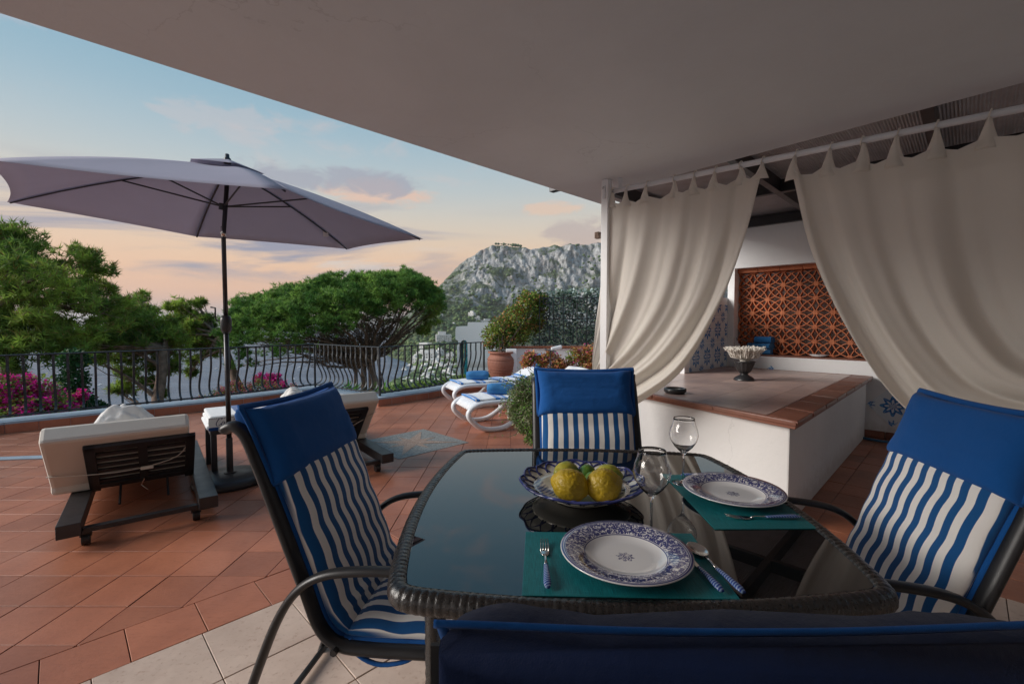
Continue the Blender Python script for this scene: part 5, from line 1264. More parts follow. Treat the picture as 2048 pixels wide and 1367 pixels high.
for k in range(42):
    a = rng.uniform(0, 2*math.pi); r_ = math.sqrt(rng.uniform(.05, 1)); tx = cxm + ax_*.94*r_*math.cos(a); ty = ay_*.9*r_*math.sin(a); tz_ = bz(tx) + .22 - .25*r_
    st = fork + Vector((rng.uniform(-.28, .08), rng.uniform(-.1, .1), rng.uniform(-.15, .4)))
    tgt = Vector((tx, D0+ty, tz_)); dist = (tgt-st).length
    pts = branch(mb, st, tgt, .035 + .012*min(dist, 4), .012, .22, 12, 6, rise=.02*dist)
    for q in range(9):
        i = rng.randint(3, 11); s0 = pts[i]; t1 = s0 + Vector((rng.uniform(-.8, .8), rng.uniform(-.8, .8), rng.uniform(.1, .75))); t1.z = min(t1.z, bz(min(max(t1.x, cxl), cxr)) + .35)
        p2 = branch(mb2, s0, t1, .013, .005, .4, 5, 4)
        for q2_ in range(3):
            s1 = p2[rng.randint(1, 4)]; branch(mb2, s1, s1 + Vector((rng.uniform(-.35, .35), rng.uniform(-.35, .35), rng.uniform(0, .4))), .006, .003, .4, 4, 3)
# long bare boughs drooping to the left
for k in range(17):
    px_ = rng.uniform(470, 690); py_ = rng.uniform(668, 742) - .12*(690-px_)*.3; tgt = PY(px_, py_, D0 + rng.uniform(-1.6, 1.6)); st = fork + Vector((rng.uniform(-.6, -.1), 0, rng.uniform(-.25, .1)))
    pts = branch(mb, st, tgt, .05, .010, .25, 12, 6, rise=.12)
    for q in range(16):
        i = rng.randint(3, 11); s0 = pts[i]; t1 = s0 + Vector((rng.uniform(-.7, .3), rng.uniform(-.5, .5), rng.uniform(-.28, .4))); p2 = branch(mb2, s0, t1, .010, .004, .5, 5, 4)
        for q2_ in range(3): s1 = p2[rng.randint(1, 4)]; branch(mb2, s1, s1 + Vector((rng.uniform(-.3, .2), rng.uniform(-.3, .3), rng.uniform(-.15, .3))), .005, .003, .4, 4, 3)
# right hand boughs rising to the crown's edge
for px_, py_ in ((868, 600), (880, 612), (850, 640), (860, 628), (838, 655), (820, 668), (800, 690), (845, 610)):
    pts = branch(mb, fork + Vector((rng.uniform(-.1, .15), 0, rng.uniform(-.1, .3))), PY(px_, py_, D0 + rng.uniform(-1, 1)), .055, .010, .12, 12, 6, rise=-.12)
    for q in range(14):
        i = rng.randint(4, 11); s0 = pts[i]; t1 = s0 + Vector((rng.uniform(-.2, .55), rng.uniform(-.5, .5), rng.uniform(-.05, .5))); p2 = branch(mb2, s0, t1, .010, .004, .5, 5, 4)
        for q2_ in range(3): s1 = p2[rng.randint(1, 4)]; branch(mb2, s1, s1 + Vector((rng.uniform(-.2, .3), rng.uniform(-.3, .3), rng.uniform(-.1, .3))), .005, .003, .4, 4, 3)
mb.build('trunk', M['bark'], up_, world=True, smooth=True); mb2.build('twigs', M['twig'], up_, world=True, kind=None)
P_ = np.concatenate([blob_points(tuple(PY(px_, py_, D0+dd)), (rr_, .5, rr_*.6), 90, .2) for px_, py_, rr_, dd in ((862, 640, .38, 0), (848, 660, .3, .4), (872, 618, .35, -.3), (474, 672, .3, 0), (470, 655, .3, .3))])
link('crown_fringe', needle_mesh('crown_fringe', P_, M['needle2'], 20, .14, .006, .2, up_.location), up_)

# ---- aleppo pines on the left
def pine(label, base, blobs, per, mat='needle2', ln=.16, w=.0075, D=None):
    t = thing('pine_tree', label, 'tree', base, 0., None); pts = []; mb = MB(); rg = random.Random(len(label)); bx = Vector(base); trunk_top = None
    bl = [(PY(px_, py_, dd), r_*dd/FPX) for px_, py_, r_, dd in blobs]
    cx_ = sum((b[0] for b in bl), Vector())/len(bl); trunk_top = Vector((bx.x*.5+cx_.x*.5, bx.y*.5+cx_.y*.5, cx_.z)); tr = branch(mb, bx, trunk_top, .22, .10, .25, 14, 9)
    for c, r_ in bl:
        s0 = min(tr, key=lambda p: (p - c).length + rg.uniform(0, .5)); p2 = branch(mb, s0, c, .06, .02, .3, 8, 6)
        sub = 9
        for q in range(sub):
            d = Vector((rg.uniform(-1, 1), rg.uniform(-1, 1), rg.uniform(-.7, 1))).normalized(); cc = c + d*r_*rg.uniform(.35, .95); branch(mb, p2[rg.randint(3, 7)], cc, .018, .006, .3, 6, 4)
            n_ = max(8, int(per*r_*r_/sub*(rg.uniform(.7, 1.3)))); pts.append(blob_points(tuple(cc), (r_*.46, r_*.46, r_*.34), n_, .25))
    mb.build('trunk', M['bark'], t, world=True, smooth=True)
    link('crown', needle_mesh('crown', np.concatenate(pts), M[mat], 15, ln, w*1.5, .45, t.location), t); return t
pine('tall bushy pine filling the left edge above the railing', (-10.2, 8.6, -3), [(10, 520, 60, 9.5), (60, 505, 45, 10.5), (-60, 500, 90, 10), (120, 545, 55, 10.5), (170, 530, 42, 11), (195, 565, 34, 11.5), (70, 560, 60, 9), (20, 600, 60, 9), (-50, 610, 70, 9), (100, 620, 60, 9), (160, 600, 50, 10),
     (-10, 660, 60, 9), (60, 670, 55, 9), (130, 670, 52, 9.5), (200, 630, 46, 10), (215, 590, 26, 11.5), (0, 470, 30, 10.5), (30, 480, 26, 10.5), (20, 705, 50, 8.6), (90, 700, 46, 8.8), (150, 690, 44, 9.2), (-50, 700, 60, 8.6)], 600)
pine('lower pine in the middle of the left group, with drooping lower boughs', (-8.2, 11.6, -3), [(235, 640, 44, 12), (270, 655, 46, 12), (300, 620, 30, 13), (320, 660, 40, 12), (250, 690, 45, 11.5), (200, 690, 42, 11), (290, 700, 42, 12), (340, 690, 34, 12.5), (285, 600, 18, 13.5),
     (160, 700, 40, 10.5), (262, 752, 26, 12), (300, 765, 22, 12), (240, 782, 20, 12), (320, 790, 14, 12), (340, 742, 22, 12.2), (310, 730, 24, 12), (240, 712, 30, 11.8), (340, 712, 26, 12.4), (205, 665, 40, 11), (250, 668, 40, 11.5), (300, 680, 36, 12), (345, 668, 28, 12.5), (190, 715, 30, 10.8)], 560)
pine('small rounded pine left of the parasol pole', (-8.4, 14.5, -3), [(370, 620, 28, 15), (352, 645, 30, 15), (392, 650, 32, 15), (412, 665, 22, 15), (365, 685, 32, 15), (400, 690, 26, 15), (345, 615, 14, 15), (395, 608, 13, 15), (425, 700, 14, 15), (392, 725, 14, 15), (380, 745, 10, 15), (425, 680, 18, 15), (340, 670, 26, 14.6), (415, 645, 16, 15), (385, 668, 30, 14.8), (408, 700, 22, 15)], 500, ln=.17, w=.009)
# ---- shrubs
def shrub(kind, label, cat, base, blobs, n_, mat, ln, w, flowers=None, up=.4, stems=14, wood='twig', fshape=(.05, .022)):
    t = thing(kind, label, cat, base); bl = [(Vector(c), r_) for c, r_ in blobs]; tot_ = sum(r_**2 if isinstance(r_, float) else r_[0]*r_[2] for _, r_ in bl)
    P_ = np.concatenate([blob_points(tuple(c), (r_, r_, r_) if isinstance(r_, float) else r_, max(10, int(n_*(r_**2 if isinstance(r_, float) else r_[0]*r_[2])/tot_)), .15) for c, r_ in bl])
    link('foliage', leaf_mesh('foliage', P_, M[mat], ln, w, t.location, up), t)
    if flowers:
        fm, fn, fs_, fsel = flowers; idx = RNG.choice(len(P_), min(len(P_), fn)); Q = P_[idx]; sel = fbm(Q[:, 0]*fs_, Q[:, 1]*fs_, Q[:, 2]*fs_, 2) > fsel; Q = Q[sel]
        Q = np.repeat(Q, 5, 0) + RNG.normal(size=(len(Q)*5, 3))*.022
        if len(Q): link('flowers', leaf_mesh('flowers', Q, M[fm], fshape[0], fshape[1], t.location, up), t)
    mb = MB(); rg = random.Random(len(label))
    for k in range(stems):
        c, r_ = bl[rg.randrange(len(bl))]; rad_ = r_ if isinstance(r_, float) else r_[0]; branch(mb, Vector(base) + Vector((rg.uniform(-.06, .06), rg.uniform(-.06, .06), 0)), c + Vector((rg.uniform(-.7, .7), rg.uniform(-.7, .7), rg.uniform(-.3, .7)))*rad_, .010, .003, .4, 8, 4)
    mb.build('stems', M[wood], t, world=True); return t
def bl(px, py, r, D): return (PY(px, py, D), r*D/FPX)
shrub('bougainvillea', 'magenta bougainvillea climbing outside the railing at the left edge', 'shrub', (-6.9, 6.3, -1.2), [bl(20, 790, 44, 6.4), bl(75, 785, 40, 6.6), bl(110, 815, 34, 6.5), bl(40, 830, 40, 6.2), bl(-30, 800, 50, 6.2), bl(135, 820, 22, 6.7), bl(60, 850, 50, 6.3)], 4200, 'leaf', .06, .020, ('flow', 1900, 3.2, .50))
shrub('bougainvillea', 'small magenta bougainvillea spray beside the ivy trunk', 'shrub', (-6.4, 7.2, -1.2), [bl(150, 798, 14, 7.2), bl(165, 790, 9, 7.2)], 260, 'leaf', .06, .02, ('flow', 160, 3., .3), stems=5)
shrub('ivy_clad_trunk', 'dark green ivy column outside the railing at the left', 'climber', (-6.6, 7.8, -2), [bl(148, 720, 26, 8), bl(146, 760, 28, 8), bl(152, 800, 32, 8), bl(165, 830, 34, 8), bl(190, 825, 26, 8.2), bl(215, 838, 20, 8.2)], 5200, 'leafd', .06, .028, stems=6)
shrub('flowering_shrub', 'pink and yellow flowering shrub outside the railing beside the parasol pole', 'shrub', (-4.3, 8.2, -1), [bl(440, 795, 22, 8.3), bl(490, 790, 26, 8.5), bl(540, 785, 24, 8.6), bl(520, 765, 13, 8.6), bl(400, 808, 16, 8.0), bl(585, 785, 16, 8.8), bl(470, 775, 14, 8.5)], 3600, 'leafh', .04, .012, ('flowp', 1500, 4., .46), fshape=(.035, .014))
shrub('flowering_shrub', 'pink bougainvillea behind the flowering shrub, in the railing bend', 'shrub', (-3.9, 10., -1.2), [bl(545, 765, 18, 9.6), bl(520, 758, 10, 9.6), bl(565, 775, 12, 9.4)], 900, 'leafh', .04, .013, ('flow', 700, 3., .42), stems=6)
for px_, py_, r_, D_ in ():
    pass
hd = thing('hedge', 'low green hedge growing just outside the right hand railing', 'hedge', PY(820, 800, 9.8))
P_ = np.concatenate([blob_points(tuple(PY(px_, py_, D_)), (r_*D_/FPX, .3, r_*D_/FPX*.7), 420, .2) for px_, py_, r_, D_ in [(770 + 14*k, 786 - 2.1*k + 4*math.sin(k*2.1), 17, 9.2 + .16*k) for k in range(16)]])
link('foliage', leaf_mesh('foliage', P_, M['leafh'], .05, .016, hd.location), hd)
# spiky green cycad-like plants under the pine
def rosette(label, c, n_, L_, seed):
    t = thing('spiky_plant', label, 'plant', c, 0, 'spiky green plants under the pine'); rg = random.Random(seed); mb = MB()
    for k in range(n_):
        a = rg.uniform(0, 2*math.pi); e0_ = rg.uniform(.25, 1.35); l_ = L_*rg.uniform(.7, 1.1); d = Vector((math.cos(a), math.sin(a), 0)); prev = Vector((0, 0, 0)); vs = []; sd = Vector((-d.y, d.x, 0))
        for i in range(6):
            f = i/5; p = d*(l_*f*math.cos(e0_)) + Vector((0, 0, l_*(f*math.sin(e0_) - .30*f*f))); w_ = .026*(math.sin(min(1, f*1.3+.15)*math.pi*.9))+.001; vs += [p - sd*w_ + Vector((0, 0, .006)), p + sd*w_ + Vector((0, 0, .006))]
        mb.add(vs, [(2*i, 2*i+1, 2*i+3, 2*i+2) for i in range(5)])
    mb.build('blades', M['agave'], t)
rosette('spiky bright green plant right of the pine trunk', PY(765, 800, 10.2), 90, .62, 1)
rosette('spiky bright green plant left of the pine trunk, in the railing bend', PY(702, 800, 10.0), 90, .62, 2)
rosette('smaller spiky green plant furthest left under the pine', PY(655, 800, 10.6), 60, .5, 3)

# ---- planter wall with pot, scroll screen, creepers
pw = thing('planter_wall', 'white planter wall with a terracotta coping at the end of the terrace', 'wall', PY(1110, 780, 8.7))
yW = 8.75; xl = PY(1013, 700, yW-.25).x; zp = PY(1080, 694, yW).z
MB().box((xl+1.9, yW+.2, zp/2-.01), (3.8, .4, zp-.02)).build('wall_panel', M['wallout'], pw, world=True, bevel=.01)
MB().box((xl+.09, yW-.16, zp/2-.01), (.20, .33, zp-.022)).build('pier', M['wallout'], pw, world=True, bevel=.01)
for k in range(13): MB().box((xl+.11+k*.29, yW+.18, zp+.005), (.285, .46, .03)).build('coping_tile', M['terra'], pw, world=True, bevel=.005)
pot = thing('terracotta_pot', 'tall ribbed terracotta jar holding the bush by the planter wall', 'pot', PY(1003, 785, 8.55)); pot.location.z = 0
zr_ = PY(1003, 702, 8.55).z; W0 = 27*8.75/FPX
MB().lathe([(0, 0), (.11, 0), (.13, .05), (W0*.90, zr_*.45), (W0*1.02, zr_*.66), (W0*1.03, zr_*.74), (W0*.98, zr_*.84), (W0*.84, zr_*.91), (W0*.84, zr_*.945), (W0*.98, zr_*.955), (W0*.98, zr_), (W0*.86, zr_), (W0*.80, zr_*.9), (0, zr_*.88)], 36).build('jar', M['terra_clay'] if False else terracotta('pot_clay', (.36, .15, .10), (.27, .10, .07), .7, 0.), pot, smooth=False, bevel=.004)
for z_ in (.50, .56, .80): MB().tube([Vector((math.cos(a), math.sin(a), 0))*(W0*(.95 + .08*min(1, (z_-.45)*4)) + .0) + Vector((0, 0, zr_*z_)) for a in [2*math.pi*k/36 for k in range(36)]], .006, 6, closed=True).build('band', M['terra_clay'] if False else bpy.data.materials['pot_clay'], pot, smooth=True)
shrub('potted_bush', 'large green and russet bush growing out of the terracotta jar', 'shrub', (pot.location.x, pot.location.y, zr_*.9), [bl(985, 670, 24, 8.8), bl(1003, 655, 26, 8.8), bl(1030, 640, 32, 8.9), bl(1052, 612, 28, 8.9), bl(1070, 600, 20, 9), bl(1042, 670, 24, 8.9), bl(1062, 655, 20, 9), bl(1000, 690, 14, 8.7), bl(980, 692, 10, 8.7), bl(1085, 595, 10, 9), bl(1052, 590, 10, 9), bl(1015, 675, 24, 8.8), bl(1078, 640, 20, 9), bl(1080, 612, 18, 9)], 9500, 'leaf', .050, .019, ('flowo', 700, 5., .62), fshape=(.03, .012))
# wrought iron scroll screen
zs0, zs1 = zp+.03, PY(1140, 588, yW+.1).z
scr = thing('scroll_screen', 'black wrought iron screen of scrolls standing on the planter wall', 'screen', (PY(1079, 690, yW+.1).x, yW+.1, zs0))
Hs = zs1-zs0; ws = .46; ns = 5
for k in range(ns+1): MB().beam((k*ws, 0, 0), (k*ws, 0, Hs), .018, .018).build('upright', M['iron'], scr)
for z_ in (.02, Hs*.52, Hs*.93): MB().beam((0, .0, z_), (ns*ws, .0, z_), .008, .016).build('rail', M['iron'], scr)
def spiral(c, r0_, turns, sgn, a0, n_=34): return [Vector((c[0] + sgn*math.cos(a0 + t_*turns*2*math.pi)*r0_*(1-.86*t_), 0, c[1] + math.sin(a0 + t_*turns*2*math.pi)*r0_*(1-.86*t_))) for t_ in [i/(n_-1) for i in range(n_)]]
mb = MB(); hh = Hs*.5
for zz0 in (0.02, Hs*.48):
    for sg in (-1, 1):
        cx_ = ws/2
        a = spiral((cx_ + sg*.105, zz0 + hh*.78), .082, 1.4, sg, R(200)); b = spiral((cx_ + sg*.11, zz0 + hh*.20), .075, 1.4, sg, R(165))[::-1]
        mb.tube(b + catmull([b[-1], Vector((cx_ + sg*.035, 0, zz0 + hh*.48)), a[0]], 8)[1:-1] + a, .0120, 5)
        mb.tube(spiral((cx_ + sg*.175, zz0 + hh*.48), .045, 1.2, sg, R(120)), .009, 5)
scm = new_mesh('scroll', mb.v, mb.f, M['iron'])
for k in range(ns): o = link('scroll', scm, scr); o.location = (k*ws, 0, 0)
ih = thing('leaf_hedge_panel', 'panel of grey green ivy leaves behind the iron scrolls', 'hedge', (scr.location.x, yW+.3, zs0)); n_ = 6200
P_ = np.stack([RNG.uniform(scr.location.x-.12, scr.location.x+2.5, n_), yW + .30 + RNG.normal(size=n_)*.05, RNG.uniform(zs0, zs1+.10, n_)], 1); P_[:, 2] += .10*(fbm(P_[:, 0]*3, P_[:, 0]*0, 0.)-.5)
link('leaves', leaf_mesh('leaves', P_, M['leafi'], .065, .026, ih.location, .1), ih)
# orange bougainvillea, solar lamp, silvery bush
shrub('bougainvillea', 'dried orange and pink bougainvillea in front of the planter wall', 'shrub', (1.0, 6.6, .0), [bl(1062, 715, 15, 6.6), bl(1085, 722, 14, 6.6), bl(1115, 728, 16, 6.6), bl(1150, 715, 20, 6.6), bl(1180, 708, 18, 6.6), bl(1172, 735, 20, 6.6), bl(1130, 745, 18, 6.6), bl(1090, 745, 14, 6.6), bl(1140, 780, 25, 6.5), bl(1052, 725, 12, 6.6), bl(1100, 708, 9, 6.6)], 2600, 'leaf', .038, .014, ('flowo', 1500, 5., .36), stems=22, fshape=(.036, .016))
sl = thing('solar_lamp', 'solar garden lamp with tilted grey panels on a black stake', 'lamp', PY(1100, 860, 6.2)); sl.location.z = 0
zl = PY(1100, 702, 6.2).z
MB().tube([(0, 0, 0), (0, 0, zl)], .008, 8).build('stake', M['black'], sl); MB().box((0, 0, zl+.01), (.16, .10, .018), rot=Matrix.Rotation(R(10), 3, 'Y')).build('panel', simple('grey_lamp', (.12, .12, .13), .3), sl, bevel=.003)
MB().box((.09, .06, zl+.045), (.15, .10, .04), rot=Matrix.Rotation(R(-14), 3, 'Y')).build('lamp_head', M['plastic_w'], sl, bevel=.012)
gb = thing('silvery_bush', 'loose silvery green bush spilling out behind the far chair', 'bush', (.36, 4.45, .0)); BD = 4.4
P_ = np.concatenate([blob_points(tuple(PY(px_, py_, BD+dd)), (r_*BD/FPX, r_*BD/FPX, r_*BD/FPX*zz), n_, .1) for px_, py_, r_, n_, zz, dd in ((1055, 800, 34, 1500, 1.1, 0), (1062, 835, 36, 1700, 1., -.1), (1085, 790, 44, 1500, 1.2, .1), (1068, 862, 22, 800, 1., -.15), (1040, 820, 24, 700, 1., 0), (1078, 765, 22, 500, 1., 0), (1042, 845, 16, 400, .8, -.1), (1036, 792, 24, 700, 1, .1), (1026, 818, 16, 350, 1, 0), (1048, 768, 20, 500, 1, .1), (1030, 835, 12, 200, 1, -.1), (1060, 880, 12, 260, 1, -.15), (1045, 858, 10, 200, 1, -.15))])
link('foliage', leaf_mesh('foliage', P_, M['leafg'], .030, .007, gb.location, .3), gb)
mb = MB(); rg = random.Random(5); sp_pts = []
for k in range(64):
    a = rg.uniform(95, 215) if k % 3 else rg.uniform(50, 120); a = R(a); c = PY(1066 + rg.uniform(-10, 10), 815 + rg.uniform(-25, 25), BD); l_ = rg.uniform(.22, .42)*(1.1 if k % 4 == 0 else .85)
    e = c + Vector((math.cos(a)*l_, rg.uniform(-.15, .15), math.sin(a)*l_*.75 + .05)); p = branch(mb, c, e, .004, .0015, .25, 9, 4, rise=.03)
    for q in p[2:]:
        for z_ in range(5): sp_pts.append(q + Vector((rg.uniform(-.012, .012), rg.uniform(-.012, .012), rg.uniform(-.012, .012))))
e = PY(978, 872, BD-.2); p = branch(mb, PY(1055, 850, BD), e, .003, .0012, .3, 12, 4, rise=-.04)
for q in p[4:]: sp_pts += [q, q + Vector((.01, 0, .005))]
mb.build('stems', M['twig'], gb, world=True); link('sprigs', leaf_mesh('sprigs', np.array([tuple(q) for q in sp_pts]), M['leafg'], .026, .006, gb.location, .3), gb)
MB().lathe([(0, 0), (.13, 0), (.17, .26), (.185, .27), (.185, .30), (.16, .30), (.15, .26), (0, .25)], 28).build('pot', M['terra_clay'], gb, smooth=False)

# ---- neighbour's white wall with its arch
nb_ = thing('neighbour_villa', 'white villa wall with an arch and a turquoise patterned column beyond the railing', 'building', PY(950, 760, 13))
YN = 13.; X = lambda px: PY(px, 700, YN).x; Zn = lambda py: PY(950, py, YN).z
def arch_poly():
    # outline of the wall with the arched opening on its left flank
    ac, ar = (X(928), Zn(688)), (X(934)-X(922))/1.0
    pts = [(X(911), Zn(678)), (X(911), Zn(658)), (X(913), Zn(653)), (X(935), Zn(652)), (X(936), Zn(644)), (X(1010), Zn(643.5)), (X(1010), Zn(840)), (X(935), Zn(840)), (X(935), Zn(688))]
    for k in range(9):
        a = R(0 + 180*k/8); pts.append((ac[0] + math.cos(a)*(X(935)-ac[0]), ac[1] + math.sin(a)*.12))
    pts += [(X(920.5), Zn(690)), (X(917), Zn(690)), (X(916), Zn(681))]
    return pts
poly = arch_poly(); vs = [(x, YN, z) for x, z in poly] + [(x, YN+.9, z) for x, z in poly]; n = len(poly)
MB().add(vs, [tuple(range(n)), tuple(range(n, 2*n))[::-1]] + [(i, n+i, n+(i+1) % n, (i+1) % n) for i in range(n)]).build('wall_panel', M['wallout'], nb_, world=True)
MB().box(((X(914)+X(921))/2, YN+.4, (Zn(690)+Zn(840))/2), (X(921)-X(914), .8, Zn(690)-Zn(840))).build('pier', M['wallout'], nb_, world=True, bevel=.01)
m = NB('turquoise_glaze'); co = m.pos(); v = m.voro(m.scale(co, (1, 1, 1)), 14, 'DISTANCE_TO_EDGE'); m.base(m.mix(m.step(v, .03, .09), c4(.01, .05, .12), c4(.03, .34, .38))).rough(.3); 
MB().box(((X(928)+X(934.5))/2, YN+.45, (Zn(680)+Zn(840))/2), (X(934.5)-X(928), .8, Zn(680)-Zn(840))).build('patterned_column', m.mat, nb_, world=True)
MB().box((X(960), YN+6, -9), (6, 12, 16)).build('lower_wall', M['wallout'], nb_, world=True) if False else None

# ================================================================ garden slope, sea, hillside, cliffs
m = NB('garden_ground'); co = m.pos(); n1 = m.noise(co, .7, 6, .65); m.base(m.mix(m.step(n1, .35, .65), c4(.05, .075, .025), c4(.13, .10, .06))).rough(.95); m.bump(n1, .8, .2); M['ground'] = m.mat
mb = MB(); mb.grid(lambda a, b: Vector((-34 + a*70, 4.2 + b*46, -1.25 - max(0, (4.2+b*46) - 9)*.30 - 28*max(0, b-.62)**1.5 + .5*(float(fbm(np.array([a*18]), np.array([b*14]))[0])-.5))), 60, 44)
mb.build('garden_slope', M['ground'], smooth=True, kind='structure')
SEA = -56.
m = NB('sea_water'); co = m.pos(); n1 = m.noise(m.scale(co, (.012, .03, 1)), 1., 6, .6, .5); n2 = m.noise(m.scale(co, (.35, .8, 1)), 1., 5, .65); n3 = m.noise(m.scale(co, (.05, .11, 1)), 1., 4, .6)
m.base(m.mix(m.step(n1, .4, .65), c4(.07, .115, .175), c4(.11, .165, .235))).rough(.34).p('IOR', 1.33); m.bump(m.math('ADD', n2, m.math('MULTIPLY', n3, 2.5)), .8, 1.6); M['sea'] = m.mat
mb = MB(); Rg = [0, 40, 120, 300, 700, 1600, 4000, 10000, 30000, 90000]; ns_ = 48; vs = [Vector((0, 0, SEA))]
for r_ in Rg[1:]: vs += [Vector((r_*math.cos(2*math.pi*k/ns_), r_*math.sin(2*math.pi*k/ns_), SEA)) for k in range(ns_)]
fs = [(0, 1+k, 1+(k+1) % ns_) for k in range(ns_)] + [(1+i*ns_+k, 1+(i+1)*ns_+k, 1+(i+1)*ns_+(k+1) % ns_, 1+i*ns_+(k+1) % ns_) for i in range(len(Rg)-2) for k in range(ns_)]
mb.add(vs, fs).build('sea', M['sea'], kind='structure')
def sst(x, a, b):
    t = np.clip((x-a)/(b-a), 0, 1); return t*t*(3-2*t)
YR = lambda px: np.interp(px, [700, 745, 770, 800, 835, 870, 905, 935, 985, 1010, 1040, 1062, 1100, 1150, 1200, 1300, 1450, 1700, 2100, 2700], [720, 700, 686, 640, 600, 578, 541, 515, 487, 488, 491, 500, 492, 490, 484, 470, 455, 470, 500, 560])
YF = lambda px: np.interp(px, [700, 745, 770, 800, 870, 940, 1000, 1060, 1200, 1400, 2700], [735, 712, 695, 655, 592, 604, 630, 642, 650, 650, 660])
DN = [40, 90, 250, 400, 600, 800, 930, 1190, 1320, 1600]
def zsurf(px, D):
    px = np.asarray(px, float); D = np.asarray(D, float); yf, yr = YF(px), YR(px); low = np.interp(px, [700, 800, 870, 1000, 1200], [20, 8, 0, -4, 0])
    Y_ = [np.full_like(px, 880.), np.full_like(px, 830.), 788 + low, 757 + low, 706 + .5*(yf-592) + low, .42*706 + .58*yf, yf, yr, yr + 8, yr + 60]
    y = np.zeros_like(px)
    for i in range(len(DN)-1):
        msk = (D >= DN[i]) & ((D < DN[i+1]) | (i == len(DN)-2)); t = np.clip((D-DN[i])/(DN[i+1]-DN[i]), 0, 1)
        y = np.where(msk, Y_[i]*(1-t) + Y_[i+1]*t, y)
    z = H - (y - 643)*D/FPX
    coast = sst(px, 742 + 0*D, 790 + 0*D); coast = np.where(D < 200, np.maximum(coast, 0), coast)
    return z*coast + (SEA - 14)*(1-coast)
cols = np.concatenate([np.arange(715, 1215, 2.2), np.arange(1216, 2700, 16)]); rows = np.concatenate([np.geomspace(60, 900, 110), np.linspace(905, 1330, 130), np.linspace(1345, 1600, 12)])
PXg, Dg = np.meshgrid(cols, rows, indexing='ij'); Zg = zsurf(PXg, Dg); Xg = (PXg-1024)/FPX*Dg; Yg = Dg.copy()
crag = sst(Dg, 925, 960)*(1-sst(Dg, 1230, 1330))
n1 = fbm(Xg/70., Dg/120., Zg/90., 6, .55); rid = 1 - np.abs(2*fbm(Xg/38.+5, Zg/80., Dg/200., 5, .55)-1)
amp = sst(PXg, 742, 800)
Yg = Yg + crag*(rid-.55)*70*amp; Zg = Zg + amp*((n1-.5)*(9*sst(Dg, 150, 500) + 14*crag*(1-sst(Dg, 1150, 1200))) + (fbm(Xg/14., Dg/14., 1., 4)-.5)*(3*sst(Dg, 150, 400) + 5*crag))
nc_, nr_ = PXg.shape; idx = np.arange(nc_*nr_).reshape(nc_, nr_); Fq = np.stack([idx[:-1, :-1], idx[1:, :-1], idx[1:, 1:], idx[:-1, 1:]], -1).reshape(-1, 4)
m = NB('limestone_hill'); co = m.pos(); nx_, ny_, nz_ = m.xyz(m.n('ShaderNodeNewGeometry').outputs['Normal'])
na = m.noise(m.scale(co, (.014, .01, .022)), 1., 8, .62, .6); nb2 = m.noise(m.scale(co, (.085, .03, .026)), 1., 8, .68, .8); nc3 = m.noise(m.scale(co, (.22, .1, .12)), 1., 5, .65)
rock = m.mix(m.step(nb2, .38, .66), c4(.30, .305, .31), c4(.68, .67, .65)); rock = m.mix(m.math('MULTIPLY', m.step(m.noise(m.scale(co, (.03, .02, .012)), 1., 4, .5), .58, .72), .4), rock, c4(.42, .27, .20)); rock = m.mix(m.math('MULTIPLY', m.step(nc3, .5, .62), .6), rock, c4(.10, .105, .11))
veg = m.mix(m.step(nc3, .4, .62), c4(.045, .075, .035), c4(.12, .15, .07)); py_ = m.xyz(co)[1]
vf = m.step(m.math('ADD', m.math('ADD', m.math('MULTIPLY', na, 1.), m.math('MULTIPLY', nb2, .35)), m.math('MULTIPLY', nz_, .22)),   .80, .93)
lowf = m.math('SUBTRACT', 1., m.step(py_, 890., 960.)); xl_ = m.xyz(co)[0]; slope_l = m.math('SUBTRACT', 1., m.step(m.math('ADD', xl_, m.math('MULTIPLY', na, 120.)), -110., -20.))
vf = m.math('MAXIMUM', m.math('MAXIMUM', vf, lowf), m.math('MULTIPLY', slope_l, .62)); m.base(m.mix(vf, rock, veg)).rough(.95).p('Specular IOR Level', .1)
m.bump(m.math('ADD', nb2, m.math('MULTIPLY', nc3, .5)), 1., 9.); M['hill'] = m.mat
hm = np_mesh('hillside', np.stack([Xg, Yg, Zg], -1).reshape(-1, 3), Fq, M['hill'], True); hill = link('hillside', hm, kind='structure')
# woods on the hillside: many bumpy crowns
def crowns(name, C_, Rr, mat, parent=None):
    bm = bmesh.new(); bmesh.ops.create_icosphere(bm, subdivisions=2, radius=1.); A = np.array([v.co[:] for v in bm.verts]); F_ = np.array([[v.index for v in f.verts] for f in bm.faces]); bm.free(); n_ = len(C_)
    k = RNG.uniform(.72, 1.18, (n_, len(A), 1)); Vv = A[None]*k*Rr[:, None, None]*np.array([1, 1, .82]) + C_[:, None]; Ff = F_[None] + (np.arange(n_)*len(A))[:, None, None]
    return link(name, np_mesh(name, Vv.reshape(-1, 3), Ff.reshape(-1, 3), mat), parent)
M['wood1'] = foliage('wood_crowns', (.055, .11, .035), (.16, .23, .065), cs=.05, tr=.1); n_ = 4600
px_ = RNG.uniform(748, 1010, n_); D_ = np.exp(RNG.uniform(np.log(110), np.log(940), n_)); town = (fbm(px_/16., D_/90., 2., 3) > .52) & (D_ > 240) & (D_ < 640) & (px_ > 835)
ok = ~(town & (RNG.uniform(0, 1, n_) < .72)); px_, D_ = px_[ok], D_[ok]; zz = zsurf(px_, D_); ok = zz > SEA + 1.5; px_, D_, zz = px_[ok], D_[ok], zz[ok]
Cw = np.stack([(px_-1024)/FPX*D_, D_, zz + 1.2], 1); Rw = RNG.uniform(2.0, 4.2, len(Cw))*np.clip(D_/420, .42, 1.25)
w_ = crowns('hillside_wood', Cw, Rw, M['wood1']); w_['kind'] = 'stuff'; w_['label'] = 'dark green woods on the slope below the cliffs'
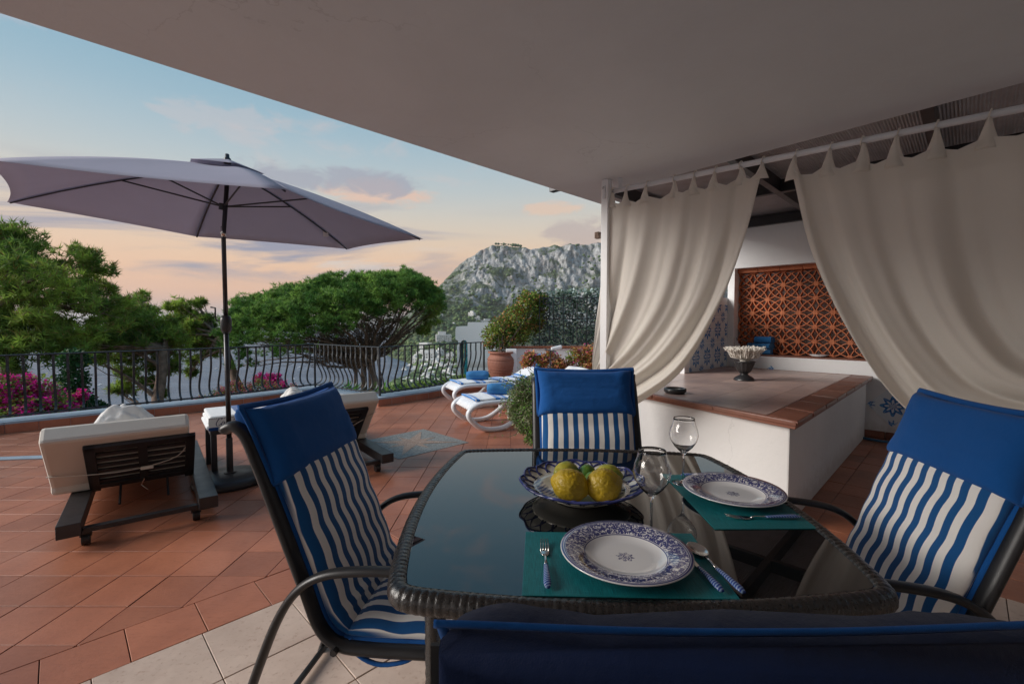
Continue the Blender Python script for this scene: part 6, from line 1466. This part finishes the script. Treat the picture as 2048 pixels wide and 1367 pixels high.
n_ = 420; px_ = RNG.uniform(860, 1200, n_); D_ = RNG.uniform(935, 1190, n_); ok = fbm(px_/25., D_/60., 8., 3) > .53; px_, D_ = px_[ok], D_[ok]; Cw = np.stack([(px_-1024)/FPX*D_, D_, zsurf(px_, D_)+1], 1)
Cr = [((x-1024)/FPX*1190, 1190, float(zsurf(np.array([x]), np.array([1190.]))[0]) - 2.) for x in (992, 997, 1003, 1008, 1012, 1017, 1021, 1026, 1031, 1036, 1041, 1153, 1156)]
Cw = np.concatenate([Cw, np.array(Cr)]); o = crowns('cliff_scrub', Cw, RNG.uniform(2.2, 5, len(Cw)), M['wood1']); o['kind'] = 'stuff'
# town houses
M['house'] = simple('pale_render', (.70, .69, .67), .85, var=.05, vs=.2, orv=.1); M['pane'] = simple('dark_pane', (.06, .07, .08), .3)
rg = random.Random(21); houses = []
named = [(887, 677, 30, 17, 'large white house on the wooded slope, seen above the railing'), (851, 690, 20, 10, 'white house on the slope left of the large one'), (944, 628, 12, 8, 'highest white house beneath the cliff'), (955, 638, 10, 8, 'white house just under the highest one'),
         (906, 648, 8, 4, 'small pale house half hidden in the upper wood'), (968, 642, 22, 5, 'long pale house peeping over the neighbour wall'), (882, 631, 8, 4, 'small white house at the upper left of the wood'), (858, 640, 6, 4, 'tiny white house at the left of the upper wood'), (757, 755, 20, 6, 'low white house beside the pine trunk'), (860, 712, 24, 16, 'broad white house at the top of the town, crossed by the railing')]
for x, y, w, h_, lab in named: houses.append((x, y, w, h_, lab, None))
for k in range(64):
    x = rg.uniform(838, 912) if k < 50 else rg.uniform(800, 850); y = rg.uniform(702, 765) if k < 50 else rg.uniform(715, 772); houses.append((x + (y-700)*.12, y, rg.uniform(7, 17), rg.uniform(5, 11), 'small white flat roofed town house among the crowded houses on the slope', 'white town houses on the slope'))
Dlist = np.linspace(120, 900, 300)
for x, y, w, h_, lab, grp in houses:
    zl_ = zsurf(np.full(300, float(x)), Dlist); yp = 643 + (H - zl_)*FPX/Dlist; i = int(np.argmin(np.abs(yp - (y + h_/2)))); D_ = float(Dlist[i]); k = D_/FPX; z0 = float(zl_[i]); x0 = (x-1024)*k
    t = thing('town_house', lab, 'house', (x0, D_, z0-1.0), rg.uniform(-.5, .5), grp); mb = MB(); W_, H_, De = w*k, h_*k + 1.0, w*k*.8
    mb.box((0, 0, H_/2), (W_, De, H_)); 
    if rg.random() < .7: mb.box((W_*rg.uniform(-.3, .3), De*.1, H_*1.0 + H_*.16), (W_*.5, De*.6, H_*.34))
    if rg.random() < .5: mb.box((W_*rg.choice((-.62, .62)), 0, H_*.3), (W_*.4, De*.8, H_*.6))
    mb.build('wall', M['house'], t)
    mw = MB(); nx2 = max(2, int(W_/2.6)); nz2 = max(1, int((H_-1)/2.7))
    for ix in range(nx2):
        for iz in range(nz2):
            if rg.random() < .8: mw.box((W_*((ix+.5)/nx2 - .5), -De/2 - .02, 1.9 + iz*(H_-1.4)/nz2), (.95, .12, 1.3 if rg.random() < .6 else 1.9))
    if mw.v:
        o = mw.build('windows', M['pane'], t); o['kind'] = 'stuff'
# boats
def boat(label, px, py, L_, rz):
    D_ = (H-SEA)*FPX/(py-643); c = ((px-1024)/FPX*D_, D_, SEA); t = thing('motor_boat', label, 'boat', c, rz, None); mb = MB()
    def hull(a, b):
        x = (a-.5)*L_; w = L_*.16*(1 - max(0, (a-.45)/.55)**2.2)*(.55 + .45*b); z = -.3 + b*(L_*.12 + .04*L_*a) ; return x, w, z
    vs = []; fs = []; na_ = 13
    for i in range(na_):
        for b in (0, .5, 1):
            x, w, z = hull(i/(na_-1), b); vs += [(x, -w, z), (x, w, z)]
    for i in range(na_-1):
        o_ = i*6; p_ = o_+6; fs += [(o_, p_, p_+2, o_+2), (o_+2, p_+2, p_+4, o_+4), (o_+3, p_+3, p_+1, o_+1), (o_+5, p_+5, p_+3, o_+3), (o_+4, p_+4, p_+5, o_+5)]
    fs += [(0, 2, 4, 5, 3, 1)]
    mb.add(vs, fs); mb.build('hull', M['plastic_w'], t); z0 = L_*.12
    MB().box((-.04*L_, 0, z0+L_*.045), (L_*.34, L_*.17, L_*.10)).build('cabin', M['plastic_w'], t, bevel=.1); MB().box((.05*L_, 0, z0+L_*.055), (L_*.18, L_*.172, L_*.035)).build('window', M['pane'], t)
    if L_ > 8: MB().tube([(0, 0, z0), (0, 0, z0+L_*.8)], .06, 5).build('mast', M['plastic_w'], t)
for a in (('white motor boat seen between the balusters below the left pines', 260, 797, 9, .2), ('small white boat just right of the parasol pole', 457, 757, 7, 1.), ('small white boat far out, upper of the two left of the pole', 432, 738, 6, .4),
          ('tiny white boat near the foot of the pines', 196, 770, 6, 2.), ('tiny white boat under the umbrella pine boughs', 600, 735, 7, .8), ('tiny white boat left of the railing bend', 585, 758, 5, 2.6)): boat(*a)
# ================================================================ sea air
m = bpy.data.materials.new('sea_haze'); m.use_nodes = True; nt2 = m.node_tree; nt2.nodes.clear(); vo = nt2.nodes.new('ShaderNodeVolumePrincipled'); vo.inputs['Color'].default_value = (.90, .87, .87, 1); vo.inputs['Density'].default_value = HAZE; vo.inputs['Anisotropy'].default_value = .2
ou = nt2.nodes.new('ShaderNodeOutputMaterial'); nt2.links.new(vo.outputs[0], ou.inputs['Volume'])
if HAZE > 0:
    mb = MB(); mb.box((0, 0, (SEA - 40 + 260)/2), (190000, 190000, 260 - SEA + 40)); mb.build('haze', m, kind='stuff')
